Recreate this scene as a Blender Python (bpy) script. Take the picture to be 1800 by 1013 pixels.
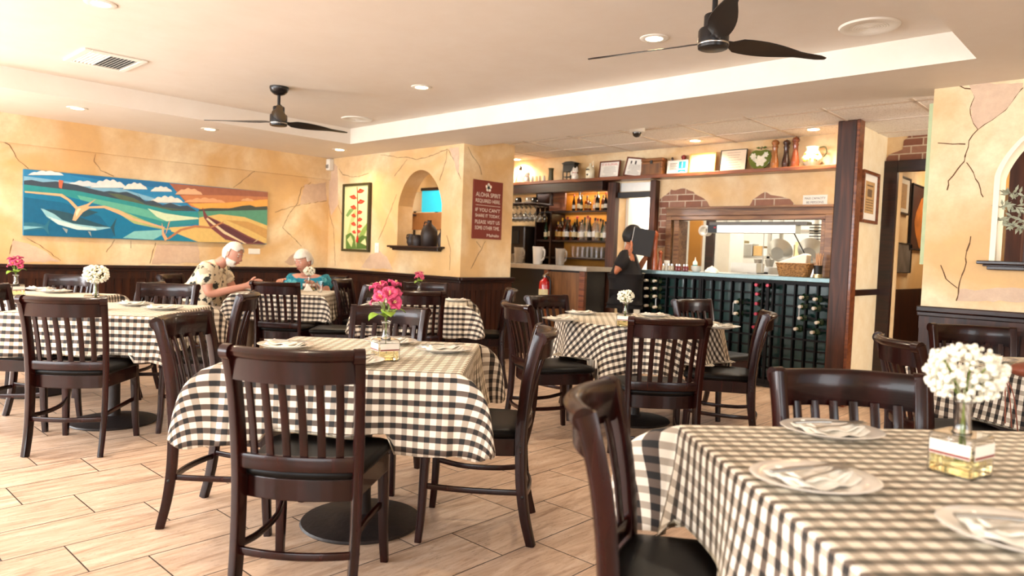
import bpy, bmesh, math, random
from mathutils import Vector, Matrix
random.seed(11)
PI = math.pi
for o in list(bpy.data.objects): bpy.data.objects.remove(o)
sc = bpy.context.scene
COL = sc.collection

# ------------------------------------------------------------------ camera
CAMP = Vector((0, 0, 1.22)); FPX = 1251.35
YAW, PITCH, ROLL = 0.74965942, -0.04774036, 0.03639974
_f0 = Vector((-math.sin(YAW), math.cos(YAW), 0)); _r0 = Vector((math.cos(YAW), math.sin(YAW), 0)); _u = Vector((0, 0, 1))
_fw = _f0*math.cos(PITCH) + _u*math.sin(PITCH); _up = -_f0*math.sin(PITCH) + _u*math.cos(PITCH)
_rt = _r0*math.cos(ROLL) + _up*math.sin(ROLL); _up = -_r0*math.sin(ROLL) + _up*math.cos(ROLL)
cam = bpy.data.cameras.new('camera'); camo = bpy.data.objects.new('camera', cam); COL.objects.link(camo)
cam.sensor_width = 36; cam.lens = FPX/1800*36; cam.clip_start = .05
m = Matrix((( _rt.x, _up.x, -_fw.x, 0), (_rt.y, _up.y, -_fw.y, 0), (_rt.z, _up.z, -_fw.z, 1.22), (0, 0, 0, 1)))
camo.matrix_world = m
cam.dof.use_dof = True; cam.dof.focus_distance = 3.7; cam.dof.aperture_fstop = 2.5
sc.camera = camo
def ray(px, py): return _rt*((px-900)/FPX) - _up*((py-506.5)/FPX) + _fw
def on_x(px, py, x): d = ray(px, py); return CAMP + d*(x/d.x)
def on_y(px, py, y): d = ray(px, py); return CAMP + d*(y/d.y)
def on_z(px, py, z): d = ray(px, py); return CAMP + d*((z-1.22)/d.z)

# ------------------------------------------------------------------ world, exposure
vs = sc.view_settings
vs.view_transform = 'Standard'; vs.look = 'None'; vs.gamma = 1; vs.use_curve_mapping = False
vs.exposure = 0.22
w = bpy.data.worlds.new('world'); sc.world = w; w.use_nodes = True
bgn = w.node_tree.nodes['Background']
bgn.inputs[0].default_value = (.86, .93, 1.0, 1); bgn.inputs[1].default_value = 1.0

# ------------------------------------------------------------------ lights (daylight at the windows, kitchen, hall, added fills for corridor and bar)
def area(name, loc, target, sx, sy, power, color, spread=PI):
    l = bpy.data.lights.new(name, 'AREA'); l.shape = 'RECTANGLE'; l.size = sx; l.size_y = sy
    l.energy = power; l.color = color; l.spread = spread
    o = bpy.data.objects.new(name, l); COL.objects.link(o); o.location = loc
    o.rotation_euler = (Vector(target)-Vector(loc)).to_track_quat('-Z', 'Y').to_euler()
    return o
DAY = (.93, .97, 1.0); WARM = (1.0, .80, .55)
area('daylight_left_window', (-8.15, -1.05, 1.55), (-4, -.6, 1.35), 1.35, 3.5, 430, DAY)
area('daylight_front_window', (-4.6, -3.4, 1.5), (-4.3, 0, 1.35), 5.6, 1.7, 390, DAY)
area('daylight_front_window_near', (1.0, -3.4, 1.5), (.6, 0, 1.35), 3.0, 1.7, 130, DAY)
area('daylight_right_window', (3.1, 1.2, 1.6), (0, 1.4, 1.3), 1.4, 4.0, 110, DAY)
area('daylight_side_entrance', (2.6, 6.4, 1.4), (-2, 6.9, 1.1), 1.2, 2.0, 110, (1, .95, .86))
area('kitchen_ceiling_light', (-3.9, 8.6, 2.4), (-3.9, 8.6, 0), 2.2, 1.2, 62, (1, .96, .88))
area('corridor_fill', (-5.1, 7.85, 2.4), (-5.2, 8.1, 0), .6, .4, 75, (1, .97, .93))  # unseen lamp added to light the brick wall behind the doorway
area('hall_ceiling_light', (-1.4, 8.9, 2.4), (-1.5, 9.0, 0), .6, .6, 22, WARM)
area('bar_back_fill', (-6.7, 6.0, 2.42), (-6.7, 6.3, 0), .5, .3, 32, (1, .88, .70))  # unseen fill added to brighten the space behind the niche

# ------------------------------------------------------------------ materials
def lin(h):
    h = h.lstrip('#'); v = [int(h[i:i+2], 16)/255 for i in (0, 2, 4)]
    return tuple((c/12.92 if c <= .04045 else ((c+.055)/1.055)**2.4) for c in v) + (1,)
MC = {}
def nt(name):
    m = bpy.data.materials.new(name); m.use_nodes = True
    t = m.node_tree; b = t.nodes['Principled BSDF']
    return m, t, b
def N(t, kind, **kw):
    n = t.nodes.new(kind)
    for k, v in kw.items():
        if k == 'ins':
            for a, c in v.items(): n.inputs[a].default_value = c
        else: setattr(n, k, v)
    return n
def L(t, a, b): t.links.new(a, b)
def mix(t, fac, a, b, blend='MIX'):
    n = t.nodes.new('ShaderNodeMix'); n.data_type = 'RGBA'; n.blend_type = blend
    for s, v in ((n.inputs[0], fac), (n.inputs[6], a), (n.inputs[7], b)):
        if hasattr(v, 'is_linked') or hasattr(v, 'links'): t.links.new(v, s)
        else: s.default_value = v
    return n.outputs[2]
def mth(t, op, a, b=None, c=None):
    n = t.nodes.new('ShaderNodeMath'); n.operation = op
    for i, v in enumerate((a, b, c)):
        if v is None: continue
        if hasattr(v, 'links'): t.links.new(v, n.inputs[i])
        else: n.inputs[i].default_value = v
    return n.outputs[0]
def plain(name, col, rough=.5, metal=0., coat=0., trans=0., emit=0., var=.12, scale=14, bump=0., alpha=1, ior=1.45, sss=0, spec=.5):
    if name in MC: return MC[name]
    c = lin(col) if isinstance(col, str) else col
    m, t, b = nt(name)
    tc = N(t, 'ShaderNodeTexCoord'); no = N(t, 'ShaderNodeTexNoise', ins={'Scale': scale, 'Detail': 4.})
    L(t, tc.outputs['Object'], no.inputs['Vector'])
    dk = tuple(x*(1-var*2) for x in c[:3])+(1,); lt = tuple(min(1, x*(1+var)) for x in c[:3])+(1,)
    out = mix(t, no.outputs[0], dk, lt)
    L(t, out, b.inputs['Base Color'])
    b.inputs['Roughness'].default_value = rough; b.inputs['Metallic'].default_value = metal
    b.inputs['Coat Weight'].default_value = coat; b.inputs['Transmission Weight'].default_value = trans
    b.inputs['IOR'].default_value = ior; b.inputs['Specular IOR Level'].default_value = spec
    b.inputs['Coat Roughness'].default_value = .08
    if sss: b.inputs['Subsurface Weight'].default_value = sss; b.inputs['Subsurface Radius'].default_value = (.02, .008, .004)
    if emit: L(t, out, b.inputs['Emission Color']); b.inputs['Emission Strength'].default_value = emit
    if bump:
        bp = N(t, 'ShaderNodeBump', ins={'Strength': bump, 'Distance': .003}); L(t, no.outputs[0], bp.inputs['Height']); L(t, bp.outputs[0], b.inputs['Normal'])
    MC[name] = m; return m
def wood(name, c1, c2, rough=.3, scale=(2, 2, 14), coat=.4, gscale=9, axis='Z', spec=.35):
    if name in MC: return MC[name]
    m, t, b = nt(name)
    tc = N(t, 'ShaderNodeTexCoord'); mp = N(t, 'ShaderNodeMapping')
    s = {'Z': (gscale*3, gscale*3, gscale*.25), 'X': (gscale*.25, gscale*3, gscale*3), 'Y': (gscale*3, gscale*.25, gscale*3)}[axis]
    mp.inputs['Scale'].default_value = s
    L(t, tc.outputs['Object'], mp.inputs['Vector'])
    no = N(t, 'ShaderNodeTexNoise', ins={'Scale': 1.0, 'Detail': 6., 'Distortion': 1.2}); L(t, mp.outputs[0], no.inputs['Vector'])
    rp = N(t, 'ShaderNodeValToRGB'); rp.color_ramp.elements[0].position = .35; rp.color_ramp.elements[1].position = .68
    rp.color_ramp.elements[0].color = lin(c1); rp.color_ramp.elements[1].color = lin(c2)
    L(t, no.outputs[0], rp.inputs[0]); L(t, rp.outputs[0], b.inputs['Base Color'])
    b.inputs['Roughness'].default_value = rough; b.inputs['Coat Weight'].default_value = coat; b.inputs['Coat Roughness'].default_value = .06; b.inputs['Specular IOR Level'].default_value = spec
    MC[name] = m; return m

def m_floor():
    m, t, b = nt('travertine_plank_tile')
    g = N(t, 'ShaderNodeNewGeometry'); s = N(t, 'ShaderNodeSeparateXYZ'); L(t, g.outputs['Position'], s.inputs[0])
    X = mth(t, 'DIVIDE', mth(t, 'ADD', s.outputs[0], 3.155), .3075)
    r = mth(t, 'FLOOR', X); fx = mth(t, 'FRACT', X)
    Y = mth(t, 'DIVIDE', mth(t, 'SUBTRACT', mth(t, 'SUBTRACT', s.outputs[1], .841), mth(t, 'MULTIPLY', r, .2053)), .613)
    fy = mth(t, 'FRACT', Y); cy = mth(t, 'FLOOR', Y)
    gw = .0028
    ex = mth(t, 'MINIMUM', fx, mth(t, 'SUBTRACT', 1., fx)); ey = mth(t, 'MINIMUM', fy, mth(t, 'SUBTRACT', 1., fy))
    gx = mth(t, 'LESS_THAN', ex, gw/.3075); gy = mth(t, 'LESS_THAN', ey, gw/.613)
    grout = mth(t, 'MAXIMUM', gx, gy)
    cb = N(t, 'ShaderNodeCombineXYZ'); L(t, r, cb.inputs[0]); L(t, cy, cb.inputs[1])
    wn = N(t, 'ShaderNodeTexWhiteNoise'); L(t, cb.outputs[0], wn.inputs[0])
    # stretched streaks that run along the plank, shifted per tile
    off = N(t, 'ShaderNodeVectorMath', operation='SCALE'); L(t, wn.outputs['Color'], off.inputs[0]); off.inputs['Scale'].default_value = 7.
    ad = N(t, 'ShaderNodeVectorMath', operation='ADD'); L(t, g.outputs['Position'], ad.inputs[0]); L(t, off.outputs[0], ad.inputs[1])
    mp = N(t, 'ShaderNodeMapping'); mp.inputs['Scale'].default_value = (16, 2.2, 1); L(t, ad.outputs[0], mp.inputs[0])
    n1 = N(t, 'ShaderNodeTexNoise', ins={'Scale': 1.5, 'Detail': 8., 'Roughness': .65, 'Distortion': .8}); L(t, mp.outputs[0], n1.inputs['Vector'])
    rp = N(t, 'ShaderNodeValToRGB'); e = rp.color_ramp.elements
    e[0].position = .28; e[0].color = lin('#9d7d66'); e[1].position = .66; e[1].color = lin('#dcc2ab')
    k = e.new(.47); k.color = lin('#c8a98f')
    L(t, n1.outputs[0], rp.inputs[0])
    mp2 = N(t, 'ShaderNodeMapping'); mp2.inputs['Scale'].default_value = (110, 30, 1); L(t, ad.outputs[0], mp2.inputs[0])
    n2 = N(t, 'ShaderNodeTexNoise', ins={'Scale': 1., 'Detail': 3.}); L(t, mp2.outputs[0], n2.inputs['Vector'])
    pit = mth(t, 'MULTIPLY', mth(t, 'LESS_THAN', n2.outputs[0], .36), .35)
    c0 = mix(t, pit, rp.outputs[0], lin('#8a6a52'))
    tone = mth(t, 'MULTIPLY_ADD', wn.outputs['Value'], .16, .90)
    cbx = N(t, 'ShaderNodeCombineColor'); L(t, tone, cbx.inputs[0]); L(t, tone, cbx.inputs[1]); L(t, tone, cbx.inputs[2])
    c1 = mix(t, 1., c0, cbx.outputs[0], 'MULTIPLY')
    c2 = mix(t, grout, c1, lin('#2d2119'))
    L(t, c2, b.inputs['Base Color'])
    b.inputs['Roughness'].default_value = .38
    bp = N(t, 'ShaderNodeBump', ins={'Strength': .35, 'Distance': .004}); L(t, mth(t, 'SUBTRACT', n1.outputs[0], mth(t, 'MULTIPLY', grout, 1.)), bp.inputs['Height']); L(t, bp.outputs[0], b.inputs['Normal'])
    return m
def m_plaster(name, a, bcol, c, sc_=1.0):
    m, t, b = nt(name)
    g = N(t, 'ShaderNodeNewGeometry')
    n1 = N(t, 'ShaderNodeTexNoise', ins={'Scale': 1.1*sc_, 'Detail': 6., 'Distortion': .7}); L(t, g.outputs['Position'], n1.inputs['Vector'])
    n2 = N(t, 'ShaderNodeTexNoise', ins={'Scale': 7.*sc_, 'Detail': 8., 'Roughness': .7}); L(t, g.outputs['Position'], n2.inputs['Vector'])
    r1 = N(t, 'ShaderNodeValToRGB'); r1.color_ramp.elements[0].position = .38; r1.color_ramp.elements[1].position = .64; L(t, n1.outputs[0], r1.inputs[0])
    r2 = N(t, 'ShaderNodeValToRGB'); r2.color_ramp.elements[0].position = .35; r2.color_ramp.elements[1].position = .7; L(t, n2.outputs[0], r2.inputs[0])
    c1 = mix(t, r1.outputs[0], lin(a), lin(bcol)); c2 = mix(t, mth(t, 'MULTIPLY', r2.outputs[0], .55), c1, lin(c))
    L(t, c2, b.inputs['Base Color']); b.inputs['Roughness'].default_value = .62
    bp = N(t, 'ShaderNodeBump', ins={'Strength': .25, 'Distance': .006}); L(t, n2.outputs[0], bp.inputs['Height']); L(t, bp.outputs[0], b.inputs['Normal'])
    return m
def m_gingham():
    m, t, b = nt('black_and_cream_gingham'); P = .0445
    tc = N(t, 'ShaderNodeTexCoord'); s = N(t, 'ShaderNodeSeparateXYZ'); L(t, tc.outputs['UV'], s.inputs[0])
    fu = mth(t, 'LESS_THAN', mth(t, 'FRACT', mth(t, 'DIVIDE', s.outputs[0], P)), .47)
    fv = mth(t, 'LESS_THAN', mth(t, 'FRACT', mth(t, 'DIVIDE', s.outputs[1], P)), .47)
    wv = N(t, 'ShaderNodeTexNoise', ins={'Scale': 900., 'Detail': 2.}); L(t, tc.outputs['UV'], wv.inputs['Vector'])
    mott = mth(t, 'MULTIPLY_ADD', wv.outputs[0], .5, .0)
    base = mix(t, mott, lin('#efe6d6'), lin('#d8ccb8'))
    colu = mix(t, mott, lin('#b3a594'), lin('#8d7f70'))
    rowc = mix(t, mott, lin('#4f4037'), lin('#7a6a5c'))
    c = mix(t, fu, base, colu); d = mix(t, fu, rowc, lin('#0f0a09'))
    L(t, mix(t, fv, c, d), b.inputs['Base Color']); b.inputs['Roughness'].default_value = .7; b.inputs['Sheen Weight'].default_value = .55; b.inputs['Sheen Roughness'].default_value = .35; b.inputs['Sheen Tint'].default_value = lin('#f0d9b4')
    return m
def m_brick(name, cols, mortar, bw, bh):
    m, t, b = nt(name)
    tc = N(t, 'ShaderNodeTexCoord')
    br = N(t, 'ShaderNodeTexBrick', ins={'Scale': 1., 'Mortar Size': .006, 'Brick Width': bw, 'Row Height': bh, 'Color1': lin(cols[0]), 'Color2': lin(cols[1]), 'Mortar': lin(mortar)})
    L(t, tc.outputs['UV'], br.inputs['Vector'])
    no = N(t, 'ShaderNodeTexNoise', ins={'Scale': 30., 'Detail': 5.}); L(t, tc.outputs['Object'], no.inputs['Vector'])
    c = mix(t, mth(t, 'MULTIPLY', no.outputs[0], .5), br.outputs[0], lin(cols[2]))
    L(t, c, b.inputs['Base Color']); b.inputs['Roughness'].default_value = .85
    bp = N(t, 'ShaderNodeBump', ins={'Strength': .5, 'Distance': .006}); L(t, mth(t, 'SUBTRACT', no.outputs[0], br.outputs['Fac']), bp.inputs['Height']); L(t, bp.outputs[0], b.inputs['Normal'])
    return m
def m_droptile():
    m, t, b = nt('drop_ceiling_tile')
    g = N(t, 'ShaderNodeNewGeometry')
    n2 = N(t, 'ShaderNodeTexNoise', ins={'Scale': 90., 'Detail': 3.}); L(t, g.outputs['Position'], n2.inputs['Vector'])
    c = mix(t, mth(t, 'LESS_THAN', n2.outputs[0], .40), lin('#f3eee6'), lin('#cfc6ba'))
    L(t, c, b.inputs['Base Color']); b.inputs['Roughness'].default_value = .9
    return m
FLOOR = m_floor()
PLA = m_plaster('ochre_faux_plaster', '#dbb176', '#efdcb6', '#c99f70')
PLP = m_plaster('pale_cream_plaster', '#efe0bd', '#f0e3c6', '#dcc08f')
PATCH = m_plaster('bare_mauve_plaster', '#cbab8f', '#d9bda0', '#bb9a84', 2.5)
GING = m_gingham()
BRICK = m_brick('exposed_brick', ('#8a5845', '#a87c66', '#6f4636'), '#d9c7ae', .20, .072)
WBRICK = m_brick('white_painted_brick', ('#e8e6e2', '#dedcd8', '#f2f0ee'), '#c9c6c2', .22, .075)
CEIL = m_plaster('painted_ceiling', '#e6dccf', '#e9e0d4', '#e0d3c3', .5)
DROP = m_droptile()
MAHOG = wood('dark_mahogany', '#150403', '#2c0b07', .27, coat=.18, gscale=7, spec=.25)
WAINS = wood('dark_wainscot_wood', '#1d0c08', '#45210f', .4, coat=.12, gscale=6)
CAPW = wood('wainscot_cap_wood', '#170a07', '#32150d', .34, coat=.2, axis='X')
POSTW = wood('post_wood', '#2c160d', '#5c321e', .48, coat=.0, gscale=5)
SHELFW = wood('shelf_wood', '#5a2c17', '#8a4d29', .4, coat=.3, axis='X')
PINE = wood('bar_panel_wood', '#5b3a20', '#84572f', .45, coat=.2, gscale=5)
VINYL = plain('black_vinyl', '#070505', .38, coat=.0, var=.1, spec=.2)
IRON = plain('black_iron', '#241a18', .5, bump=.6, scale=45, var=.45)
BLACK = plain('matte_black', '#15110f', .45)
SATIN = plain('satin_black', '#181414', .3)
CHROME = plain('brushed_steel', '#b9b7b2', .28, metal=1., var=.05)
STEEL = plain('stainless_steel', '#c3c1bb', .35, metal=.9, var=.08)
ZINC = plain('zinc_counter', '#6f8283', .35, metal=.6, var=.1)
PORC = plain('white_porcelain', '#efe9df', .15, coat=.5, var=.03)
LINEN = plain('white_linen', '#f1e9da', .85, var=.04, bump=.3, scale=40)
WHITE = plain('white_paint', '#ece6da', .5, var=.03)
GLASS = plain('clear_glass', '#ffffff', .03, trans=1., var=.0, ior=1.45)
WATER = plain('flower_water', '#f0e4b0', .02, trans=1., var=.02, ior=1.33)
GREENST = plain('flower_stem', '#7c8f3a', .5)
LEAF = plain('bright_leaf', '#7fa12c', .4, var=.2, scale=30)
PETALW = plain('white_blossom', '#f4eeda', .6, var=.05, scale=80)
PETALP = plain('pink_petal', '#dd4f7b', .5, var=.3, scale=60)
GLOW = plain('lamp_diffuser', '#fff0d8', .5, emit=9., var=0)
DARK = plain('dark_interior', '#120b09', .6)
CRACK = plain('crack_line', '#6d4a2c', .8, var=.25, scale=8)

# ------------------------------------------------------------------ mesh helpers
class MB:
    def __init__(s): s.v = []; s.f = []; s.mi = []; s.uv = {}; s.sm = []
    def add(s, vs_, fs, mi=0, smooth=False):
        b = len(s.v); s.v += [tuple(p) for p in vs_]
        for f in fs: s.f.append([i+b for i in f]); s.mi.append(mi); s.sm.append(smooth)
        return b
    def box(s, x0, x1, y0, y1, z0, z1, mi=0):
        s.add([(x0,y0,z0),(x1,y0,z0),(x1,y1,z0),(x0,y1,z0),(x0,y0,z1),(x1,y0,z1),(x1,y1,z1),(x0,y1,z1)],
              [(0,3,2,1),(4,5,6,7),(0,1,5,4),(1,2,6,5),(2,3,7,6),(3,0,4,7)], mi)
    def hexa(s, p, mi=0):
        s.add(p, [(0,3,2,1),(4,5,6,7),(0,1,5,4),(1,2,6,5),(2,3,7,6),(3,0,4,7)], mi)
    def lathe(s, prof, n=24, c=(0,0,0), mi=0, smooth=True, sx=1, sy=1):
        b = []; k = len(prof)
        for r, z in prof:
            for i in range(n):
                a = 2*PI*i/n; b.append((c[0]+r*math.cos(a)*sx, c[1]+r*math.sin(a)*sy, c[2]+z))
        fs = []
        for j in range(k-1):
            for i in range(n):
                fs.append((j*n+i, j*n+(i+1)%n, (j+1)*n+(i+1)%n, (j+1)*n+i))
        st = s.add(b, fs, mi, smooth)
        if prof[0][0] > 1e-5: s.f.append([st+i for i in range(n)][::-1]); s.mi.append(mi); s.sm.append(False)
        if prof[-1][0] > 1e-5: s.f.append([st+(k-1)*n+i for i in range(n)]); s.mi.append(mi); s.sm.append(False)
    def tube(s, path, r, n=8, mi=0, smooth=True):
        rs = r if isinstance(r, (list, tuple)) else [r]*len(path)
        P = [Vector(p) for p in path]; b = []; k = len(P)
        ref = Vector((0,0,1))
        for j, p in enumerate(P):
            T = (P[min(j+1, k-1)]-P[max(j-1, 0)]).normalized()
            if abs(T.dot(ref)) > .95: ref2 = Vector((1,0,0))
            else: ref2 = ref
            S = T.cross(ref2).normalized(); U = S.cross(T)
            if j and (S.dot(pS) < 0): pass
            pS = S
            for i in range(n):
                a = 2*PI*i/n; b.append(p + (S*math.cos(a)+U*math.sin(a))*rs[j])
        fs = [(j*n+i, j*n+(i+1)%n, (j+1)*n+(i+1)%n, (j+1)*n+i) for j in range(k-1) for i in range(n)]
        st = s.add(b, fs, mi, smooth)
        s.f.append([st+i for i in range(n)][::-1]); s.mi.append(mi); s.sm.append(False)
        s.f.append([st+(k-1)*n+i for i in range(n)]); s.mi.append(mi); s.sm.append(False)
    def sweep(s, path, sec, side, mi=0, smooth=True):
        """sec: list of sections (or one) of (a,b): a along side axis, b along normal"""
        P = [Vector(p) for p in path]; k = len(P); secs = sec if isinstance(sec[0][0], (list, tuple)) else [sec]*k
        n = len(secs[0]); b = []; S0 = Vector(side).normalized()
        for j, p in enumerate(P):
            T = (P[min(j+1, k-1)]-P[max(j-1, 0)]).normalized(); S = (S0 - T*T.dot(S0)).normalized(); U = S.cross(T)
            for a, c in secs[j]: b.append(p+S*a+U*c)
        fs = [(j*n+i, j*n+(i+1)%n, (j+1)*n+(i+1)%n, (j+1)*n+i) for j in range(k-1) for i in range(n)]
        st = s.add(b, fs, mi, smooth)
        s.f.append([st+i for i in range(n)][::-1]); s.mi.append(mi); s.sm.append(False)
        s.f.append([st+(k-1)*n+i for i in range(n)]); s.mi.append(mi); s.sm.append(False)
    def prism(s, poly, d, mi=0, smooth=False):
        """poly: 3D planar points, extruded by vector d"""
        n = len(poly); d = Vector(d); P = [Vector(p) for p in poly]
        s.add(P+[p+d for p in P], [list(range(n))[::-1], list(range(n, 2*n))]+[(i, (i+1)%n, n+(i+1)%n, n+i) for i in range(n)], mi, smooth)
    def sphere(s, c, r, n=10, m_=6, mi=0, sc3=(1,1,1)):
        prof = [(r*math.sin(PI*j/m_), -r*math.cos(PI*j/m_)) for j in range(m_+1)]
        b = []; 
        for j in range(1, m_):
            for i in range(n):
                a = 2*PI*i/n; b.append((c[0]+prof[j][0]*math.cos(a)*sc3[0], c[1]+prof[j][0]*math.sin(a)*sc3[1], c[2]+prof[j][1]*sc3[2]))
        b += [(c[0], c[1], c[2]-r*sc3[2]), (c[0], c[1], c[2]+r*sc3[2])]; q = (m_-1)*n
        fs = [(j*n+i, j*n+(i+1)%n, (j+1)*n+(i+1)%n, (j+1)*n+i) for j in range(m_-2) for i in range(n)]
        fs += [(q, (i+1)%n, i) for i in range(n)] + [(q+1, (m_-2)*n+i, (m_-2)*n+(i+1)%n) for i in range(n)]
        s.add(b, fs, mi, True)
    def xf(s, M, start=0):
        for i in range(start, len(s.v)): s.v[i] = tuple(M @ Vector(s.v[i]))
    def build(s, name, mat, parent=None, bevel=0, recalc=True, sharp=35, subsurf=0, solid=0):
        me = bpy.data.meshes.new(name); me.from_pydata([tuple(p) for p in s.v], [], s.f)
        mats = mat if isinstance(mat, (list, tuple)) else [mat]
        for m_ in mats: me.materials.append(m_)
        me.polygons.foreach_set('material_index', s.mi); me.polygons.foreach_set('use_smooth', s.sm)
        if recalc:
            bm = bmesh.new(); bm.from_mesh(me); bmesh.ops.recalc_face_normals(bm, faces=bm.faces); bm.to_mesh(me); bm.free()
        if any(s.sm): me.set_sharp_from_angle(angle=math.radians(sharp))
        o = bpy.data.objects.new(name, me); COL.objects.link(o)
        if parent is not None: o.parent = parent
        if bevel:
            b = o.modifiers.new('bevel', 'BEVEL'); b.width = bevel; b.segments = 2; b.limit_method = 'ANGLE'; b.angle_limit = .7
        if subsurf:
            q = o.modifiers.new('sub', 'SUBSURF'); q.levels = subsurf; q.render_levels = subsurf
        if solid:
            q = o.modifiers.new('solid', 'SOLIDIFY'); q.thickness = solid; q.offset = -1
        return o
def tag(o, label, cat, group=None, kind=None):
    o['label'] = label; o['category'] = cat
    if group: o['group'] = group
    if kind: o['kind'] = kind
    return o
def thing(name, label, cat, loc=(0,0,0), rz=0, group=None):
    o = bpy.data.objects.new(name, None); o.empty_display_size = .1; COL.objects.link(o)
    o.location = loc; o.rotation_euler = (0, 0, rz); return tag(o, label, cat, group)
def struct(o): o['kind'] = 'structure'; return o
def dup(root, loc=None, rz=None, label=None, group=None, scale=None):
    r = root.copy(); COL.objects.link(r)
    if loc is not None: r.location = loc
    if rz is not None: r.rotation_euler = (0, 0, rz)
    if scale is not None: r.scale = (scale,)*3 if not isinstance(scale, tuple) else scale
    if label: r['label'] = label
    if group: r['group'] = group
    for ch in list(root.children):
        c = ch.copy(); COL.objects.link(c); c.parent = r
        for g in list(ch.children):
            d = g.copy(); COL.objects.link(d); d.parent = c
    return r
def crom(pts, n=6):
    P = [Vector(p) for p in pts]; out = []
    for i in range(len(P)-1):
        p0 = P[max(i-1, 0)]; p1 = P[i]; p2 = P[i+1]; p3 = P[min(i+2, len(P)-1)]
        for k in range(n):
            t = k/n; out.append(.5*((2*p1)+(p2-p0)*t+(2*p0-5*p1+4*p2-p3)*t*t+(3*p1-p0-3*p2+p3)*t**3))
    out.append(P[-1]); return out
def rrect(w, h, r, n=3):
    out = []
    for cx, cy, a0 in ((w/2-r, h/2-r, 0), (-w/2+r, h/2-r, PI/2), (-w/2+r, -h/2+r, PI), (w/2-r, -h/2+r, 1.5*PI)):
        for i in range(n+1): a = a0+PI/2*i/n; out.append((cx+r*math.cos(a), cy+r*math.sin(a)))
    return out
def uvplanar(o, ax, ay, s=1.0, ox=0, oy=0):
    me = o.data; uv = me.uv_layers.new(name='UVMap')
    for lp in me.loops:
        c = me.vertices[lp.vertex_index].co; uv.data[lp.index].uv = (c[ax]*s+ox, c[ay]*s+oy)
FONT = None
def textmesh(body, mat, origin, right, up, width=None, height=None, parent=None, name='lettering', depth=.0006, align='C'):
    cu = bpy.data.curves.new('t', 'FONT'); cu.body = body; cu.extrude = 0; cu.resolution_u = 3
    ob = bpy.data.objects.new('t', cu); COL.objects.link(ob)
    dg = bpy.context.evaluated_depsgraph_get(); me = bpy.data.meshes.new_from_object(ob.evaluated_get(dg))
    bpy.data.objects.remove(ob); me.name = name
    xs = [v.co.x for v in me.vertices]; ys = [v.co.y for v in me.vertices]
    x0, x1, y0, y1 = min(xs), max(xs), min(ys), max(ys)
    sy = height/(y1-y0) if height else None; sx = width/(x1-x0) if width else sy
    if sy is None: sy = sx
    R_ = Vector(right).normalized(); U_ = Vector(up).normalized(); O_ = Vector(origin)
    for v in me.vertices:
        a = (v.co.x-(x0+x1)/2)*sx; b = (v.co.y-(y0+y1)/2)*sy
        v.co = O_+R_*a+U_*b
    me.materials.clear(); me.materials.append(mat)
    o = bpy.data.objects.new(name, me); COL.objects.link(o)
    if parent is not None: o.parent = parent
    return o
def LD(lat, dep): return (lat*.7319-dep*.6814, lat*.6814+dep*.7319)

# ------------------------------------------------------------------ the setting
mb = MB(); mb.box(-8.6, 4, -3.9, 11.5, -.06, 0); struct(mb.build('floor', FLOOR))
SO = 2.385; TR_ = 2.555; DC = 2.47
mb = MB()
mb.box(-8.45, -6.85, -3.7, 5.45, SO, 2.7); mb.box(-.872, 3.4, -3.7, 5.45, SO, 2.7)
mb.box(-6.85, -.872, 4.612, 5.45, SO, 2.7); mb.box(-6.85, -.872, -3.7, -2.7, SO, 2.7)
mb.box(-6.85, -.872, -2.7, 4.612, TR_, 2.7)
struct(mb.build('ceiling', CEIL))
mb = MB(); mb.box(-8.2, 3.4, 5.452, 11.3, DC, 2.7); dc = struct(mb.build('ceiling', DROP))
mb = MB()
GR = plain('ceiling_grid_bar', '#d9cbbb', .5, var=.02)
for k in range(-4, 12):
    x = -5.37+.645*k; mb.box(x-.012, x+.012, 5.46, 11.2, DC-.006, DC+.002)
for k in range(0, 8):
    y = 5.945+.625*k; mb.box(-8.1, 3.3, y-.012, y+.012, DC-.006, DC+.002)
struct(mb.build('trim_ceiling_grid', GR))
def wall(name, boxes, mat):
    mb = MB()
    for b in boxes: mb.box(*b)
    return struct(mb.build(name, mat))
WL = wall('wall_left', [(-8.45,-8.25,-3.7,-2.9,0,2.5), (-8.45,-8.25,.75,5.466,0,2.5), (-8.45,-8.25,-2.9,.75,0,.85), (-8.45,-8.25,-2.9,.75,2.25,2.5), (-8.25,-8.215,.75,5.246,2.108,SO)], PLA)
wall('wall_front', [(-8.25,-7.5,-3.7,-3.5,0,2.5), (-1.7,-.6,-3.7,-3.5,0,2.5), (2.6,3.4,-3.7,-3.5,0,2.5), (-7.5,-1.7,-3.7,-3.5,0,.6), (-.6,2.6,-3.7,-3.5,0,.6), (-7.5,-1.7,-3.7,-3.5,2.35,2.5), (-.6,2.6,-3.7,-3.5,2.35,2.5)], PLA)
wall('wall_right', [(3.2,3.4,-3.5,-.9,0,2.5), (3.2,3.4,3.3,5.6,0,2.5), (3.2,3.4,-.9,3.3,0,.85), (3.2,3.4,-.9,3.3,2.3,2.5), (3.2,3.4,7.3,11.3,0,2.6), (3.2,3.4,5.6,7.3,2.2,2.6)], PLA)
def window(n, axis, c, a0, a1, z0, z1, nm):
    fr = MB(); gl = MB()
    def bb(m_, u0, u1, w0, w1, d0, d1):
        if axis == 'x': m_.box(c+d0, c+d1, u0, u1, w0, w1)
        else: m_.box(u0, u1, c+d0, c+d1, w0, w1)
    for k in range(nm+1):
        u = a0+(a1-a0)*k/nm; bb(fr, u-.03, u+.03, z0, z1, -.04, .04)
    bb(fr, a0, a1, z0, z0+.06, -.05, .05); bb(fr, a0, a1, z1-.06, z1, -.05, .05)
    bb(gl, a0, a1, z0, z1, -.004, .004)
    o = struct(fr.build('window_%d' % n, WHITE)); g = gl.build('pane', GLASS, o)
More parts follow.
